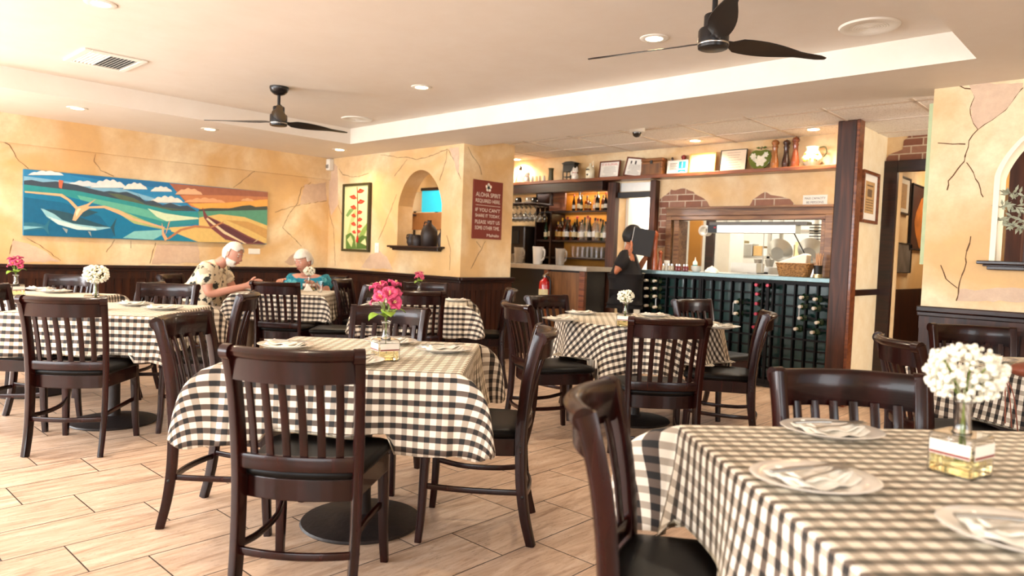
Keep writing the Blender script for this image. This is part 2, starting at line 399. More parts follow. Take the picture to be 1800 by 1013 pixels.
window(1, 'x', -8.36, -2.9, .75, .85, 2.25, 3)
window(2, 'y', -3.6, -7.5, -1.7, .6, 2.35, 4)
window(3, 'y', -3.6, -.6, 2.6, .6, 2.35, 2)
window(4, 'x', 3.3, -.9, 3.3, .85, 2.3, 3)

def archwall(name, x0, x1, ax0, ax1, y0, y1, z1, sill, spring, apex, mat):
    mb = MB(); mb.box(x0, ax0, y0, y1, 0, z1); mb.box(ax1, x1, y0, y1, 0, z1); mb.box(ax0, ax1, y0, y1, 0, sill)
    n = 28; h = (ax1-ax0)/2; cx = (ax0+ax1)/2
    def zz(x):
        t = abs(x-cx)/h; return spring+(apex-spring)*((1-t**2.1)**.72 if t < 1 else 0)
    for i in range(n):
        a = ax0+(ax1-ax0)*i/n; b = ax0+(ax1-ax0)*(i+1)/n; za, zb = zz(a), zz(b)
        mb.hexa([(a,y0,za),(b,y0,zb),(b,y1,zb),(a,y1,za),(a,y0,z1),(b,y0,z1),(b,y1,z1),(a,y1,z1)])
    return struct(mb.build(name, mat))
YB = 5.246
WB = archwall('wall_back', -8.25, -5.66, -6.77, -5.99, YB, YB+.22, 2.5, 1.262, 1.74, 2.14, PLA)
WR = archwall('wall_back_right', -1.215, 3.2, -.852, -.06, YB, YB+.20, 2.5, 1.262, 1.80, 2.16, PLA)
WT = wall('wall_pillar_return', [(-5.86,-5.66,YB+.22,6.04,0,DC)], PLA)
wall('wall_bar_end', [(-8.1,-7.9,5.466,7.6,0,2.6)], PLA)
WK = wall('wall_kitchen', [(-7.9,-5.0,7.05,7.2,2.06,2.6), (-5.0,-4.36,7.05,7.2,1.94,2.6), (-4.36,-2.26,7.05,7.2,1.70,2.6), (-4.41,-4.10,7.05,7.2,0,1.70), (-2.45,-2.26,7.05,7.2,0,1.70), (-4.10,-2.45,7.05,7.2,0,1.06), (-7.9,-5.0,7.46,7.6,0,2.06), (-5.0,-4.88,7.05,7.2,0,1.94)], PLA)
wall('wall_doorway_side', [(-5.02,-4.87,7.2,7.6,0,2.05)], plain('white_wall_paint', '#e9e6e0', .5, var=.03))
WS = wall('wall_side', [(-2.26,-2.11,6.6,7.5,0,2.6)], PLP)
wall('wall_hall', [(-2.11,-1.99,7.5,7.62,0,2.6), (-1.99,-1.05,7.5,7.62,2.16,2.6), (-1.05,3.3,7.5,7.62,0,2.6)], PLA)
wall('wall_hall_side', [(-2.2,-2.10,7.62,11,0,2.6)], PLA)
wall('wall_hall_end', [(-2.1,3.3,10.9,11.1,0,2.6)], PLA)
# kitchen and corridor shells
KW = plain('kitchen_white_wall', '#e9e4d6', .5, var=.04)
wall('wall_kitchen_back', [(-6.4,-2.14,9.9,10.05,0,2.6), (-2.26,-2.14,7.62,9.9,0,2.6), (-6.4,-6.3,8.3,10.0,0,2.6)], KW)
mb = MB(); mb.hexa([(-4.40,7.2,0),(-4.32,7.2,0),(-4.92,8.3,0),(-5.02,8.3,0),(-4.40,7.2,2.6),(-4.32,7.2,2.6),(-4.92,8.3,2.6),(-5.02,8.3,2.6)]); struct(mb.build('wall_kitchen_side', KW))
mb = MB(); mb.box(-6.4, -4.96, 8.2, 8.3, 0, 2.6); o = struct(mb.build('wall_corridor_back', WBRICK)); uvplanar(o, 0, 2)
wall('wall_corridor_side', [(-6.4,-6.3,7.6,8.2,0,2.6)], KW)

# wainscot: beadboard panels, cap rails (setting trim)
def bead(name, p0, p1, out, h=.885, w=.078):
    p0 = Vector(p0); p1 = Vector(p1); d = (p1-p0); Ln = d.length; d.normalize(); out = Vector(out); mb = MB()
    def slab(a, b, t0, t1, z0, z1):
        q = [p0+d*a+out*t0, p0+d*b+out*t0, p0+d*b+out*t1, p0+d*a+out*t1]
        mb.hexa([(v.x, v.y, z0) for v in q]+[(v.x, v.y, z1) for v in q])
    slab(0, Ln, .001, .012, .0, h)
    n = max(1, int(Ln/w)); ww = Ln/n
    for i in range(n): slab(i*ww+.004, (i+1)*ww-.004, .012, .02, .12, h-.07)
    slab(0, Ln, .012, .03, 0, .12); slab(0, Ln, .012, .028, h-.08, h)
    o = struct(mb.build(name, WAINS, bevel=0))
    mb = MB()
    def slab2(t1, z0, z1):
        q = [p0-d*.01, p1+d*.02, p1+d*.02+out*t1, p0-d*.01+out*t1]
        mb.hexa([(v.x, v.y, z0) for v in q]+[(v.x, v.y, z1) for v in q])
    slab2(.045, h, h+.03); slab2(.065, h+.03, h+.065)
    struct(mb.build(name+'_cap', CAPW, bevel=.006))
bead('trim_wainscot_left', (-8.25,.75,0), (-8.25,YB,0), (1,0,0))
bead('trim_wainscot_back', (-8.25,YB,0), (-5.63,YB,0), (0,-1,0))
bead('trim_wainscot_return', (-5.66,YB-.02,0), (-5.66,6.04,0), (1,0,0))
bead('trim_wainscot_right', (-1.215,YB,0), (3.2,YB,0), (0,-1,0), h=.915)
mb = MB(); mb.box(-2.10,-2.08,7.62,10.86,0,1.0); mb.box(-1.99,3.2,10.86,10.9,0,1.0); struct(mb.build('trim_hall_wainscot', WAINS))
mb = MB(); mb.box(-1.05,3.2,7.47,7.5,0,1.62); mb.box(-1.05,3.2,7.45,7.5,1.93,2.03); struct(mb.build('trim_hall_panel', WAINS))
mb = MB(); mb.box(-2.11,-2.085,6.6,7.5,.955,1.012); struct(mb.build('trim_chair_rail', CAPW, bevel=.006))
# niche sills
def sill(name, x0, x1, z):
    mb = MB(); mb.box(x0, x1, YB-.10, YB+.24, z-.022, z); mb.box(x0+.05, x1-.05, YB-.06, YB, z-.055, z-.022)
    mb.box(x0+.03, x1-.03, YB-.08, YB, z-.035, z-.022); return struct(mb.build(name, CAPW, bevel=.005))
sill('trim_niche_sill', -6.84, -5.92, 1.272); sill('trim_niche_sill', -.905, .0, 1.285)
# white reveal round the right arch and pale green strip at the wall end
mb = MB()
n = 20; cx = -.456; h = .396
pts = [(-.852, 1.285)]+[(cx-h*math.cos(PI/2*i/n), 1.80+.36*((1-abs(math.cos(PI/2*i/n))**2.1)**.72)) for i in range(n+1)]
for a, b in zip(pts[:-1], pts[1:]):
    mb.hexa([(a[0]-.002,YB-.012,a[1]),(a[0]+.028,YB-.012,a[1]),(a[0]+.028,YB+.2,a[1]),(a[0]-.002,YB+.2,a[1]),(b[0]-.002,YB-.012,b[1]+.001),(b[0]+.028,YB-.012,b[1]),(b[0]+.028,YB+.2,b[1]),(b[0]-.002,YB+.2,b[1]+.001)])
struct(mb.build('trim_arch_reveal', plain('cream_paint', '#f3ead2', .5, var=.02)))
mb = MB(); mb.box(-1.245, -1.217, YB+.03, YB+.2, 1.25, 2.30); struct(mb.build('trim_green_strip', plain('pale_green_paint', '#b9c79c', .6, var=.1)))
# posts
mb = MB(); mb.box(-2.215, -2.055, 6.44, 6.6, 0, DC); struct(mb.build('trim_post', POSTW, bevel=.008))
mb = MB(); mb.box(-2.055, -2.03, 6.43, 6.56, 0, DC); struct(mb.build('trim_post_edge', SHELFW, bevel=.004))
mb = MB(); mb.box(-4.405, -4.33, 6.96, 7.05, 0, 2.11); mb.box(-4.99, -4.875, 6.96, 7.05, 0, 2.11); struct(mb.build('trim_doorway_posts', POSTW, bevel=.006))
mb = MB(); mb.box(-4.875, -4.41, 7.0, 7.09, 1.925, 1.99); struct(mb.build('trim_doorway_header', plain('black_door_frame', '#140d0b', .4), bevel=.004))
# side door frame at the hall opening
mb = MB(); mb.box(-2.11,-1.99,7.44,7.5,0,2.24); mb.box(-1.99,-1.0,7.44,7.5,2.13,2.24); mb.box(-1.08,-1.0,7.44,7.5,0,2.13); struct(mb.build('door_1', CAPW, bevel=.006))
mb = MB(); mb.box(-4.46,-4.42,7.2,7.3,0,1.94); mb.box(-4.87,-4.84,7.2,7.3,0,1.94); struct(mb.build('door_2', WHITE))
mb = MB(); mb.box(-5.42,-5.40,8.14,8.19,0,2.4); mb.box(-5.56,-5.53,8.12,8.19,0,2.4); struct(mb.build('trim_corridor_pipes', STEEL))
mb = MB(); mb.box(-4.86,-4.41,7.035,7.05,2.0,2.10); struct(mb.build('trim_metal_panel', STEEL))

# ------------------------------------------------------------------ cracks, bare patches, brick
def C2(p): return (p[0]/3, 200+p[1]/3)
def C3(p): return (560+p[0]/3.7528, 230+p[1]/3.7528)
def C5(p): return (1440+p[0]/2.469, 130+p[1]/2.469)
def CK(p): return (1120+p[0]/3.753, 220+p[1]/3.753)
def wob(P, amp=.006):
    out = []
    for a, b in zip(P[:-1], P[1:]):
        n = max(2, int((b-a).length/.035))
        for i in range(n):
            q = a.lerp(b, i/n)
            if i: q = q+Vector((random.uniform(-amp,amp), random.uniform(-amp,amp), random.uniform(-amp,amp)))
            out.append(q)
    out.append(P[-1]); return out
def crack(par, pts, conv, plane, val, r=.0028):
    P = [(on_x if plane == 'x' else on_y)(*conv(p), val) for p in pts]
    P = wob(P); nrm = Vector((1,0,0)) if plane == 'x' else Vector((0,-1,0))
    for q in P:
        if plane == 'x': q.x = val+.0006
        else: q.y = val-.0006
    mb = MB()
    for a, b in zip(P[:-1], P[1:]):
        T = (b-a).normalized(); S = T.cross(nrm)*r*random.uniform(.5, 1.2)
        mb.prism([a-S, b-S, b+S, a+S], nrm*.0012)
    return mb.build('crack', CRACK, par)
def patch(par, pts, conv, plane, val, mat=PATCH, name='bare_patch', th=.002, amp=.008):
    P = [(on_x if plane == 'x' else on_y)(*conv(p), val) for p in pts]; P.append(P[0]); P = wob(P, amp)[:-1]
    for q in P:
        if plane == 'x': q.x = val+.0004
        else: q.y = val-.0004
    mb = MB(); mb.prism(P, (th, 0, 0) if plane == 'x' else (0, -th, 0)); o = mb.build(name, mat, par)
    uvplanar(o, 1 if plane == 'x' else 0, 2); return o
for p in ([(0,145),(50,165),(100,250),(150,290)], [(455,160),(500,205),(545,170)], [(505,212),(495,250),(530,300),(600,330)],
          [(1430,265),(1370,290),(1330,310),(1280,350),(1230,390)], [(1640,362),(1590,390),(1570,470),(1530,520),(1490,600),(1540,650),(1590,700)],
          [(1450,520),(1540,490),(1640,470),(1722,460)], [(70,660),(50,740)], [(140,655),(230,710),(320,775)], [(605,665),(560,730)], [(820,680),(790,790)], [(690,670),(690,710)]):
    crack(WL, p, C2, 'x', -8.25)
for p in ([(1605,375),(1718,362),(1722,458),(1580,480)], [(830,690),(1040,690),(1060,785),(800,795)], [(70,668),(190,700),(320,780),(45,785)], [(1500,780),(1580,712),(1640,740),(1620,790),(1530,800)]):
    patch(WL, p, C2, 'x', -8.25)
for p in ([(410,160),(470,165),(520,178),(590,175),(640,190),(700,180),(780,150),(850,120)], [(850,120),(840,200),(800,330)], [(855,125),(900,210),(938,320)],
          [(135,250),(160,290),(230,305),(290,295),(330,280)], [(585,190),(540,250),(500,300)], [(515,420),(470,540),(430,640),(395,720)], [(60,340),(75,560),(100,640),(110,890)],
          [(130,490),(165,580)], [(845,690),(870,780),(865,920)]):
    crack(WB, p, C3, 'y', YB)
for p in ([(280,905),(340,820),(400,790),(450,830),(490,915)], [(75,200),(125,235),(130,480),(85,560),(65,460)], [(862,112),(925,108),(925,300),(900,215)]):
    patch(WB, p, C3, 'y', YB)
for p in ([(985,105),(1010,160),(1060,230),(1075,290)], [(1100,730),(1050,820),(1005,910)], [(1040,730),(1070,770)]):
    crack(WT, p, C3, 'x', -5.66)
for p in ([(610,52),(660,65),(675,100),(655,150),(660,185),(690,240),(650,290),(635,350),(630,380),(600,415),(560,465),(555,505)], [(690,240),(750,200),(810,155),(850,100),(885,60)],
          [(640,385),(670,430),(700,500),(712,535)], [(658,705),(640,770),(630,850),(605,930),(595,985)], [(527,830),(550,890),(600,930)], [(515,300),(580,305),(635,305)]):
    crack(WR, p, C5, 'y', YB, .0035)
for p in ([(650,45),(675,100),(655,150),(660,185),(690,240),(750,200),(810,155),(850,100),(885,40)], [(610,935),(700,938),(800,930),(920,935),(920,990),(600,985)]):
    patch(WR, p, C5, 'y', YB)
for p in ([(150,490),(215,440),(225,425),(255,430),(300,415),(340,430),(370,440),(400,465),(440,485),(465,510),(488,545),(215,560),(212,800),(135,810)], [(738,538),(765,490),(810,460),(845,440),(880,460),(940,470),(1010,490),(1045,530)]):
    patch(WK, p, CK, 'y', 7.05, BRICK, 'exposed_brick_patch', .004, .006)
WH = bpy.data.objects['wall_hall']
patch(WH, [(282,392),(302,352),(362,328),(368,290),(396,262),(500,250),(560,250),(560,380)], C5, 'y', 7.5, BRICK, 'exposed_brick_patch', .004, .006)

# ------------------------------------------------------------------ pictures and signs on the walls
def layered(par, layers, conv, plane, val, off, name='painted_scene'):
    mb = MB(); mats = []; idx = {}
    for i, (col, pts) in enumerate(layers):
        if col not in idx:
            idx[col] = len(mats); mats.append(plain('paint_'+col[1:], col, .45, var=.10, scale=22))
        v = val+(off+i*.00012)*(1 if plane == 'x' else -1)
        P = [(on_x if plane == 'x' else on_y)(*conv(p), val) for p in pts]
        for q in P:
            if plane == 'x': q.x = v
            else: q.y = v
        P = [q-Vector(par.location) for q in P]
        mb.add(P, [list(range(len(P)))], idx[col])
    return mb.build(name, mats, par, recalc=False)
def blob(x0, x1, y0, y1, n=5, seed=1):
    rnd = random.Random(seed); pts = []; w_ = x1-x0
    for i in range(n*4+1):
        t = i/(n*4); pts.append((x0+w_*t, y1-(y1-y0)*(math.sin(PI*t)**.6)*(.72+.28*abs(math.sin(t*n*PI+seed)))))
    pts.append((x1, y1)); pts.append((x0, y1-2)); return pts
t = thing('wall_painting', 'long painting of fish, seabird, clouds and an outrigger canoe on the left wall', 'painting', (-8.25, 3.09, 1.55))
mb = MB(); mb.box(.001, .04, -1.265, 1.265, -.322, .322); mb.build('canvas', plain('canvas_edge', '#2d7fa0', .6), t, bevel=.003)
LY = [('#2683b4', [(120,295),(1404,414),(1396,686),(118,640)]),
 ('#1a6ea2', [(300,312),(885,368),(905,400),(640,372)]),
 ('#7fb2cc', [(120,330),(420,368),(640,398),(860,462),(1000,500),(700,446),(400,398),(120,356)]),
 ('#dfe3e0', blob(140,330,300,326,4,3)), ('#dfe3e0', blob(470,660,345,392,5,1)), ('#e8e6dd', blob(640,770,362,400,4,2)), ('#e4e2da', blob(785,900,382,412,4,5)), ('#cfd9dc', blob(340,520,352,384,4,6)), ('#e0dcd2', blob(780,960,432,470,5,4)),
 ('#3a4a58', [(120,354),(160,350),(220,362),(290,358),(330,366),(400,376),(480,398),(540,412),(570,408),(620,416),(660,412),(720,436),(760,462),(800,458),(850,482),(890,470),(940,488),(980,484),(1032,515),(900,512),(640,462),(400,408),(120,374)]),
 ('#55634f', [(560,420),(620,424),(700,446),(760,478),(900,500),(1000,510),(880,508),(640,458)]),
 ('#2b8f91', [(120,374),(400,408),(700,468),(900,512),(1035,518),(1040,580),(880,600),(700,548),(400,482),(120,412)]),
 ('#5fae98', [(400,430),(700,490),(800,515),(860,570),(700,530),(420,460)]),
 ('#0c739a', [(120,412),(330,432),(560,492),(720,560),(865,602),(840,640),(800,665),(118,640)]),
 ('#0a6288', [(120,440),(330,470),(520,540),(600,640),(580,658),(118,640)]),
 ('#a9b87a', [(560,490),(640,515),(760,565),(870,606),(960,596),(940,612),(860,612),(700,580)]),
 ('#7fc0bd', [(640,655),(700,620),(860,612),(845,640),(800,665)]),
 ('#a4654d', [(885,368),(1404,414),(1402,500),(1050,505),(1000,490),(960,455)]),
 ('#c98053', [(945,430),(1150,430),(1404,440),(1402,495),(1050,505),(1000,490)]),
 ('#eeab52', [(990,475),(1180,470),(1402,452),(1402,492),(1050,503)]),
 ('#e8b48c', blob(915,1060,392,428,4,2)), ('#e8a878', blob(960,1180,442,470,5,3)), ('#e6b080', blob(1260,1330,445,462,3,3)),
 ('#434c44', [(1040,505),(1100,498),(1200,500),(1270,486),(1310,482),(1340,492),(1400,488),(1400,512),(1040,520)]),
 ('#56967a', [(1035,515),(1400,508),(1400,590),(1280,545),(1150,530),(1040,548)]),
 ('#dcb96f', [(1040,548),(1150,530),(1280,545),(1400,590),(1396,684),(1035,676),(900,628),(885,600),(1040,590)]),
 ('#c99a58', [(1180,560),(1300,570),(1400,610),(1397,660),(1300,610)]),
 ('#cfe0bc', [(770,500),(860,525),(960,540),(1035,548),(1040,556),(870,568),(820,545)]),
 ('#2c8a96', [(870,570),(1040,558),(1040,582),(930,590),(880,600)]),
 ('#14809d', [(800,665),(900,622),(1035,676)]),
 ('#8cc0ca', [(208,500),(250,510),(330,528),(420,552),(520,588),(580,602),(500,616),(400,612),(300,584),(240,545)]),
 ('#c3dcd6', [(240,540),(300,560),(400,590),(500,606),(500,616),(400,612),(300,584)]),
 ('#27505f', [(225,504),(280,508),(360,525),(450,560),(570,598),(500,596),(380,580),(320,560),(280,530)]),
 ('#27505f', [(575,600),(608,548),(594,600),(600,652)]), ('#27505f', [(380,530),(430,500),(510,520),(440,545)]), ('#94a0a0', [(320,600),(350,610),(345,632)]), ('#94a0a0', [(455,620),(470,622),(475,650)]),
 ('#2a6d84', [(118,575),(170,572),(230,590),(262,548),(246,600),(256,646),(225,608),(118,618)]), ('#7fb8c4', [(118,592),(225,598),(118,612)]),
 ('#e2b083', [(125,409),(320,424),(370,458),(402,492),(450,478),(500,450),(455,490),(545,486),(620,508),(700,552),(860,598),(855,606),(690,562),(600,522),(540,498),(465,500),(430,520),(392,566),(374,562),(392,504),(350,458),(310,436),(125,417)]),
 ('#f0d9b8', [(392,520),(404,500),(420,500),(395,545)]),
 ('#7d4244', [(1058,493),(1085,540),(1200,592),(1300,645),(1392,686),(1290,686),(1180,664),(1105,606),(1066,548)]), ('#5e3238', [(1085,545),(1200,600),(1300,655),(1380,684),(1300,680),(1180,640)]),
 ('#e6cda4', [(1085,548),(1180,622),(1292,685),(1280,686),(1170,632),(1078,556)]),
 ('#b97a52', [(868,660),(940,608),(1020,588),(1100,596),(1172,568),(1166,578),(1100,606),(1020,600),(948,618),(880,664)]),
 ('#e0a87c', [(845,575),(858,630),(876,660),(862,672),(846,640)]), ('#e0a87c', [(880,575),(890,560),(870,625),(862,640)]), ('#c9b28c', [(1325,680),(1362,650),(1345,672)]),
 ('#d86a4a', [(302,350),(326,354),(318,396),(304,390)]), ('#2e3f46', [(712,418),(750,462),(742,460)])]
layered(t, LY, C2, 'x', -8.25, .0405)
# framed red heliconia
t = thing('framed_painting', 'tall framed painting of red hanging heliconia beside the left niche', 'picture', (-7.59, YB, 1.6))
def fr_rect(t, x0, x1, z0, z1, y, dep, fw, mat, mat2, name='frame', name2='picture_sheet'):
    c = t.location; mb = MB()
    for a in ((x0,x1,z0,z0+fw),(x0,x1,z1-fw,z1),(x0,x0+fw,z0+fw,z1-fw),(x1-fw,x1,z0+fw,z1-fw)):
        mb.box(a[0]-c.x, a[1]-c.x, y-dep-c.y, y-.001-c.y, a[2]-c.z, a[3]-c.z)
    mb.build(name, mat, t, bevel=.004)
    mb = MB(); mb.box(x0+fw-c.x, x1-fw-c.x, y-dep*.6-c.y, y-.002-c.y, z0+fw-c.z, z1-fw-c.z); return mb.build(name2, mat2, t)
fr_rect(t, -7.875, -7.295, 1.178, 2.035, YB, .045, .032, plain('olive_frame', '#3c3518', .4), plain('pale_yellow_ground', '#dcd79c', .6, var=.08, scale=6), 'frame', 'canvas')
LH = [('#b9c27a', [(196,700),(230,560),(262,500),(262,560),(225,640),(215,760),(196,780)]), ('#7fa05a', [(192,560),(215,520),(262,500),(240,530),(205,570)]), ('#5d7d35', [(192,690),(225,672),(250,700),(262,780),(192,780)]), ('#88a24c', [(275,700),(300,650),(338,600),(338,640),(300,720),(280,765)]), ('#4f6f2c', [(262,720),(300,690),(340,700),(340,780),(262,780)]), ('#c9cf8a', [(200,720),(225,690),(240,730),(230,770)]), ('#e1d69a', [(290,740),(320,710),(330,760)]),
      ('#7a2a20', [(265,372),(270,372),(274,500),(272,640),(276,740),(270,745),(266,640),(268,500)])]
for i, (x, y, sx, sy) in enumerate([(290,398,24,16),(242,438,24,15),(292,468,24,16),(244,505,20,15),(285,538,17,14),(245,560,16,14),(285,586,16,14),(245,615,17,14),(285,630,15,13),(248,668,14,12),(280,665,12,11),(268,715,9,24)]):
    d = -1 if x < 268 else 1
    LH.append(('#c8271f', [(x-d*sx, y+sy*.6), (x-d*sx*.2, y-sy), (x+d*sx*.5, y-sy*.6), (x+d*sx*1.15, y-sy*.2), (x+d*sx*.4, y+sy*.8), (x-d*sx*.3, y+sy)]))
    if sy < 20: LH.append(('#e8603f', [(x-d*sx*.7, y+sy*.4), (x, y-sy*.2), (x+d*sx*.8, y), (x, y+sy*.5)]))
layered(t, LH, C3, 'y', YB, .0285, 'painted_flowers')
# maroon sign
SX = -5.66
t = thing('wall_sign', 'maroon sign with white lettering on the pillar by the bar', 'sign', (SX, 5.62, 1.72))
def lw(p): return p-Vector(t.location)
s0 = on_x(832,314.7,SX); s1 = on_x(882.4,322,SX); s2 = on_x(880,422,SX); s3 = on_x(828,418.7,SX)
ya, yb_ = (s0.y+s3.y)/2, (s1.y+s2.y)/2; zb_, za = (s2.z+s3.z)/2, (s0.z+s1.z)/2
mb = MB(); mb.box(.001, .014, ya-t.location.y, yb_-t.location.y, zb_-t.location.z, za-t.location.z); mb.build('board', plain('maroon_board', '#7b2c1e', .45, var=.04), t, bevel=.002)
TXT = plain('white_lettering', '#efe2d0', .6, var=.0)
H_ = za-zb_; W_ = yb_-ya; yc = (ya+yb_)/2
for body, fz, w_, h_ in (('ALOHA SPIRIT', .245, .84, .072), ('REQUIRED HERE.', .355, .84, .072), ("IF YOU CAN'T", .505, .84, .062), ('SHARE IT TODAY,', .607, .84, .062), ('PLEASE VISIT US', .71, .84, .062), ('SOME OTHER TIME.', .812, .84, .062), ('Mahalo', .935, .42, .05)):
    off = 0 if body != 'Mahalo' else .2*W_
    textmesh(body, TXT, Vector((.0146, yc+off-t.location.y, za-fz*H_-t.location.z)), (0,1,0), (0,0,1), W_*w_, H_*h_, t)
mb = MB(); mb.box(.014, .0146, ya+.08*W_-t.location.y, yb_-.08*W_-t.location.y, za-.430*H_-t.location.z, za-.424*H_-t.location.z)
c0 = Vector((.0143, yc-t.location.y, za-.115*H_-t.location.z))
for k in range(5):
    a = PI/2+k*2*PI/5; P = []
    for q in range(12):
        b = 2*PI*q/12; u = .5*(1+math.cos(b))*.05*1.0; v = math.sin(b)*.021
        P.append(c0+Vector((0, u*math.cos(a)-v*math.sin(a), u*math.sin(a)+v*math.cos(a))))
    mb.add(P, [list(range(12))])
mb.build('flower_emblem', TXT, t, recalc=False)
# small plates on walls
def plate(name, label, cat, lo, hi, mat, bevel=.003):
    c = Vector([(a+b)/2 for a, b in zip(lo, hi)]); mb = MB(); h = [(b-a)/2 for a, b in zip(lo, hi)]
    mb.box(-h[0], h[0], -h[1], h[1], -h[2], h[2]); o = mb.build(name, mat, bevel=bevel); o.location = c; return tag(o, label, cat)
plate('title_card', 'small white title card under the long painting on the left wall', 'card', (-8.249,4.14,1.105), (-8.243,4.29,1.17), WHITE)
t = thing('light_switch', 'white switch plate on the wall beside the framed red flower painting', 'switch', (-7.16, YB, 1.235))
mb = MB(); mb.box(-.04,.04,-.008,-.0005,-.06,.06); mb.build('cover_plate', WHITE, t, bevel=.003); mb = MB(); mb.box(-.01,.01,-.016,-.008,-.022,.022); mb.build('rocker', PORC, t, bevel=.002)
t = thing('motion_sensor', 'white motion sensor up in the corner where the ochre walls meet', 'sensor', (-8.19, YB-.03, 2.30))
mb = MB(); mb.box(-.045,.045,-.045,.028,-.075,.075); mb.build('housing', WHITE, t, bevel=.012); mb = MB(); mb.box(-.03,.03,-.052,-.045,-.05,.0); mb.build('lens', plain('grey_lens', '#8d8780', .3), t, bevel=.006)
# framed clipping on the pale side wall
t = thing('framed_clipping', 'brown framed newspaper clipping on the pale wall by the post', 'picture', (-2.11, 7.04, 1.84))
ya, yb_, zb_, za = 6.79, 7.25, 1.62, 2.09
c = t.location; mb = MB(); fw = .03
for a in ((ya,yb_,zb_,zb_+fw),(ya,yb_,za-fw,za),(ya,ya+fw,zb_+fw,za-fw),(yb_-fw,yb_,zb_+fw,za-fw)): mb.box(.001,.03,a[0]-c.y,a[1]-c.y,a[2]-c.z,a[3]-c.z)
mb.build('frame', SHELFW, t, bevel=.004)
mb = MB(); mb.box(.002,.012,ya+fw-c.y,yb_-fw-c.y,zb_+fw-c.z,za-fw-c.z); mb.build('mat_board', WHITE, t)
mb = MB(); mb.box(.012,.013,ya+.10-c.y,yb_-.10-c.y,zb_+.09-c.z,za-.09-c.z); mb.build('clipping', plain('yellowed_newsprint', '#c49a63', .7, var=.25, scale=40), t)
mb = MB(); mb.box(.013,.0134,ya+.16-c.y,yb_-.17-c.y,1.86-c.z,1.93-c.z); mb.box(.013,.0134,ya+.14-c.y,yb_-.14-c.y,1.955-c.z,1.968-c.z)
for k in range(5): mb.box(.013,.0134,ya+.13-c.y,yb_-.13-c.y,1.83-.024*k-c.z,1.837-.024*k-c.z)
mb.build('print_lines', plain('newsprint_ink', '#6b4f33', .7), t)
# hall pictures seen through the opening
def xpic(name, label, x, ya, yb_, zb_, za, fm, inner, fw=.02, extra=None):
    t = thing(name, label, 'picture', (x, (ya+yb_)/2, (za+zb_)/2)); c = t.location; mb = MB()
    for a in ((ya,yb_,zb_,zb_+fw),(ya,yb_,za-fw,za),(ya,ya+fw,zb_+fw,za-fw),(yb_-fw,yb_,zb_+fw,za-fw)): mb.box(.001,.03,a[0]-c.y,a[1]-c.y,a[2]-c.z,a[3]-c.z)
    mb.build('frame', fm, t, bevel=.003)
    mb = MB(); mb.box(.002,.02,ya+fw-c.y,yb_-fw-c.y,zb_+fw-c.z,za-fw-c.z); mb.build('picture_sheet', inner, t)
    return t
t = xpic('framed_document', 'brown framed document on the hall wall, seen through the side opening', -2.10, 7.78, 8.27, 1.77, 2.15, CAPW, WHITE)
mb = MB(); mb.box(.02,.021,-.13,.13,-.13,.12); mb.build('clipping', plain('yellowed_newsprint', '#c49a63', .7), t)
xpic('hall_painting', 'dark painting with a glowing orange figure on the hall wall', -2.10, 8.36, 9.4, 1.42, 2.12, DARK, plain('dark_orange_painting', '#4a2010', .5, var=.5, scale=2.2), .015)
t = bpy.data.objects['hall_painting']
mb = MB()
P = [(.021, -.1+.22*math.sin(a)*(1+.3*math.sin(3*a)), -.05+.28*math.cos(a)) for a in [2*PI*i/16 for i in range(16)]]
mb.prism(P, (.001,0,0)); P = [(.022, .0+.09*math.sin(a), .12+.1*math.cos(a)) for a in [2*PI*i/10 for i in range(10)]]; mb.prism(P, (.001,0,0), 1)
mb.build('orange_figure', [plain('orange_figure_paint', '#c0702a', .5, var=.4, scale=8), plain('pale_orange_paint', '#e8b06a', .5)], t)
xpic('photo_print', 'black and white photo print low on the hall wall above the dark wainscot', -2.10, 7.93, 8.45, 1.17, 1.48, DARK, plain('grey_photo', '#77706a', .5, var=.5, scale=6), .008)

# ------------------------------------------------------------------ ceiling fittings
def downlight(x, y, z, label, group, power):
    t = thing('recessed_downlight', label, 'ceiling light', (x, y, z), 0, group)
    mb = MB(); n = 28
    mb.lathe([(.052,-.001),(.052,-.006),(.075,-.007),(.084,-.004),(.086,-.0005)], n); mb.build('trim_ring', WHITE, t)
    mb = MB(); mb.lathe([(.0001,-.0035),(.051,-.0035)], n); mb.lathe([(.051,-.0035),(.051,-.001)], n); mb.build('lamp_lens', GLOW, t)
    l = bpy.data.lights.new('downlight_lamp', 'AREA'); l.shape = 'DISK'; l.size = .1; l.energy = power; l.color = (1,.84,.62); l.spread = 2.4
    o = bpy.data.objects.new('downlight_lamp', l); COL.objects.link(o); o.location = (x, y, z-.012); o.parent = None
for px, py, z, lb, pw in ((177,6,TR_,'recessed downlight in the tray ceiling at the top left near the long vent',9), (1150,67,TR_,'recessed downlight in the tray ceiling just left of the nearer fan',9), (741,153,TR_,'recessed downlight in the tray ceiling between the two fans',9),
      (136,190,SO,'recessed downlight in the lower ceiling above the left end of the long painting',7), (369,227,SO,'recessed downlight in the lower ceiling above the right half of the long painting',7), (597,263,SO,'recessed downlight in the lower ceiling at the corner by the red flower picture',8),
      (1222,247,DC,'recessed downlight over the shelf with the framed certificates',12), (1430,227,DC,'recessed downlight over the shelf with the pepper mills and jug',12), (908,280,DC,'recessed downlight over the bar beside the sign pillar',14)):
    p = on_z(px, py, z); downlight(p.x, p.y, z, lb, 'recessed downlights in the ceiling', pw)
# extra lamps of the same row that light the part of the room outside the frame
for x, y in ((-2.4, 1.2), (-4.6,-1.2), (-.6, .9)):
    l = bpy.data.lights.new('downlight_lamp', 'AREA'); l.shape = 'DISK'; l.size = .1; l.energy = 7; l.color = (1,.84,.62); l.spread = 2.4
    o = bpy.data.objects.new('downlight_lamp', l); COL.objects.link(o); o.location = (x, y, TR_-.03)
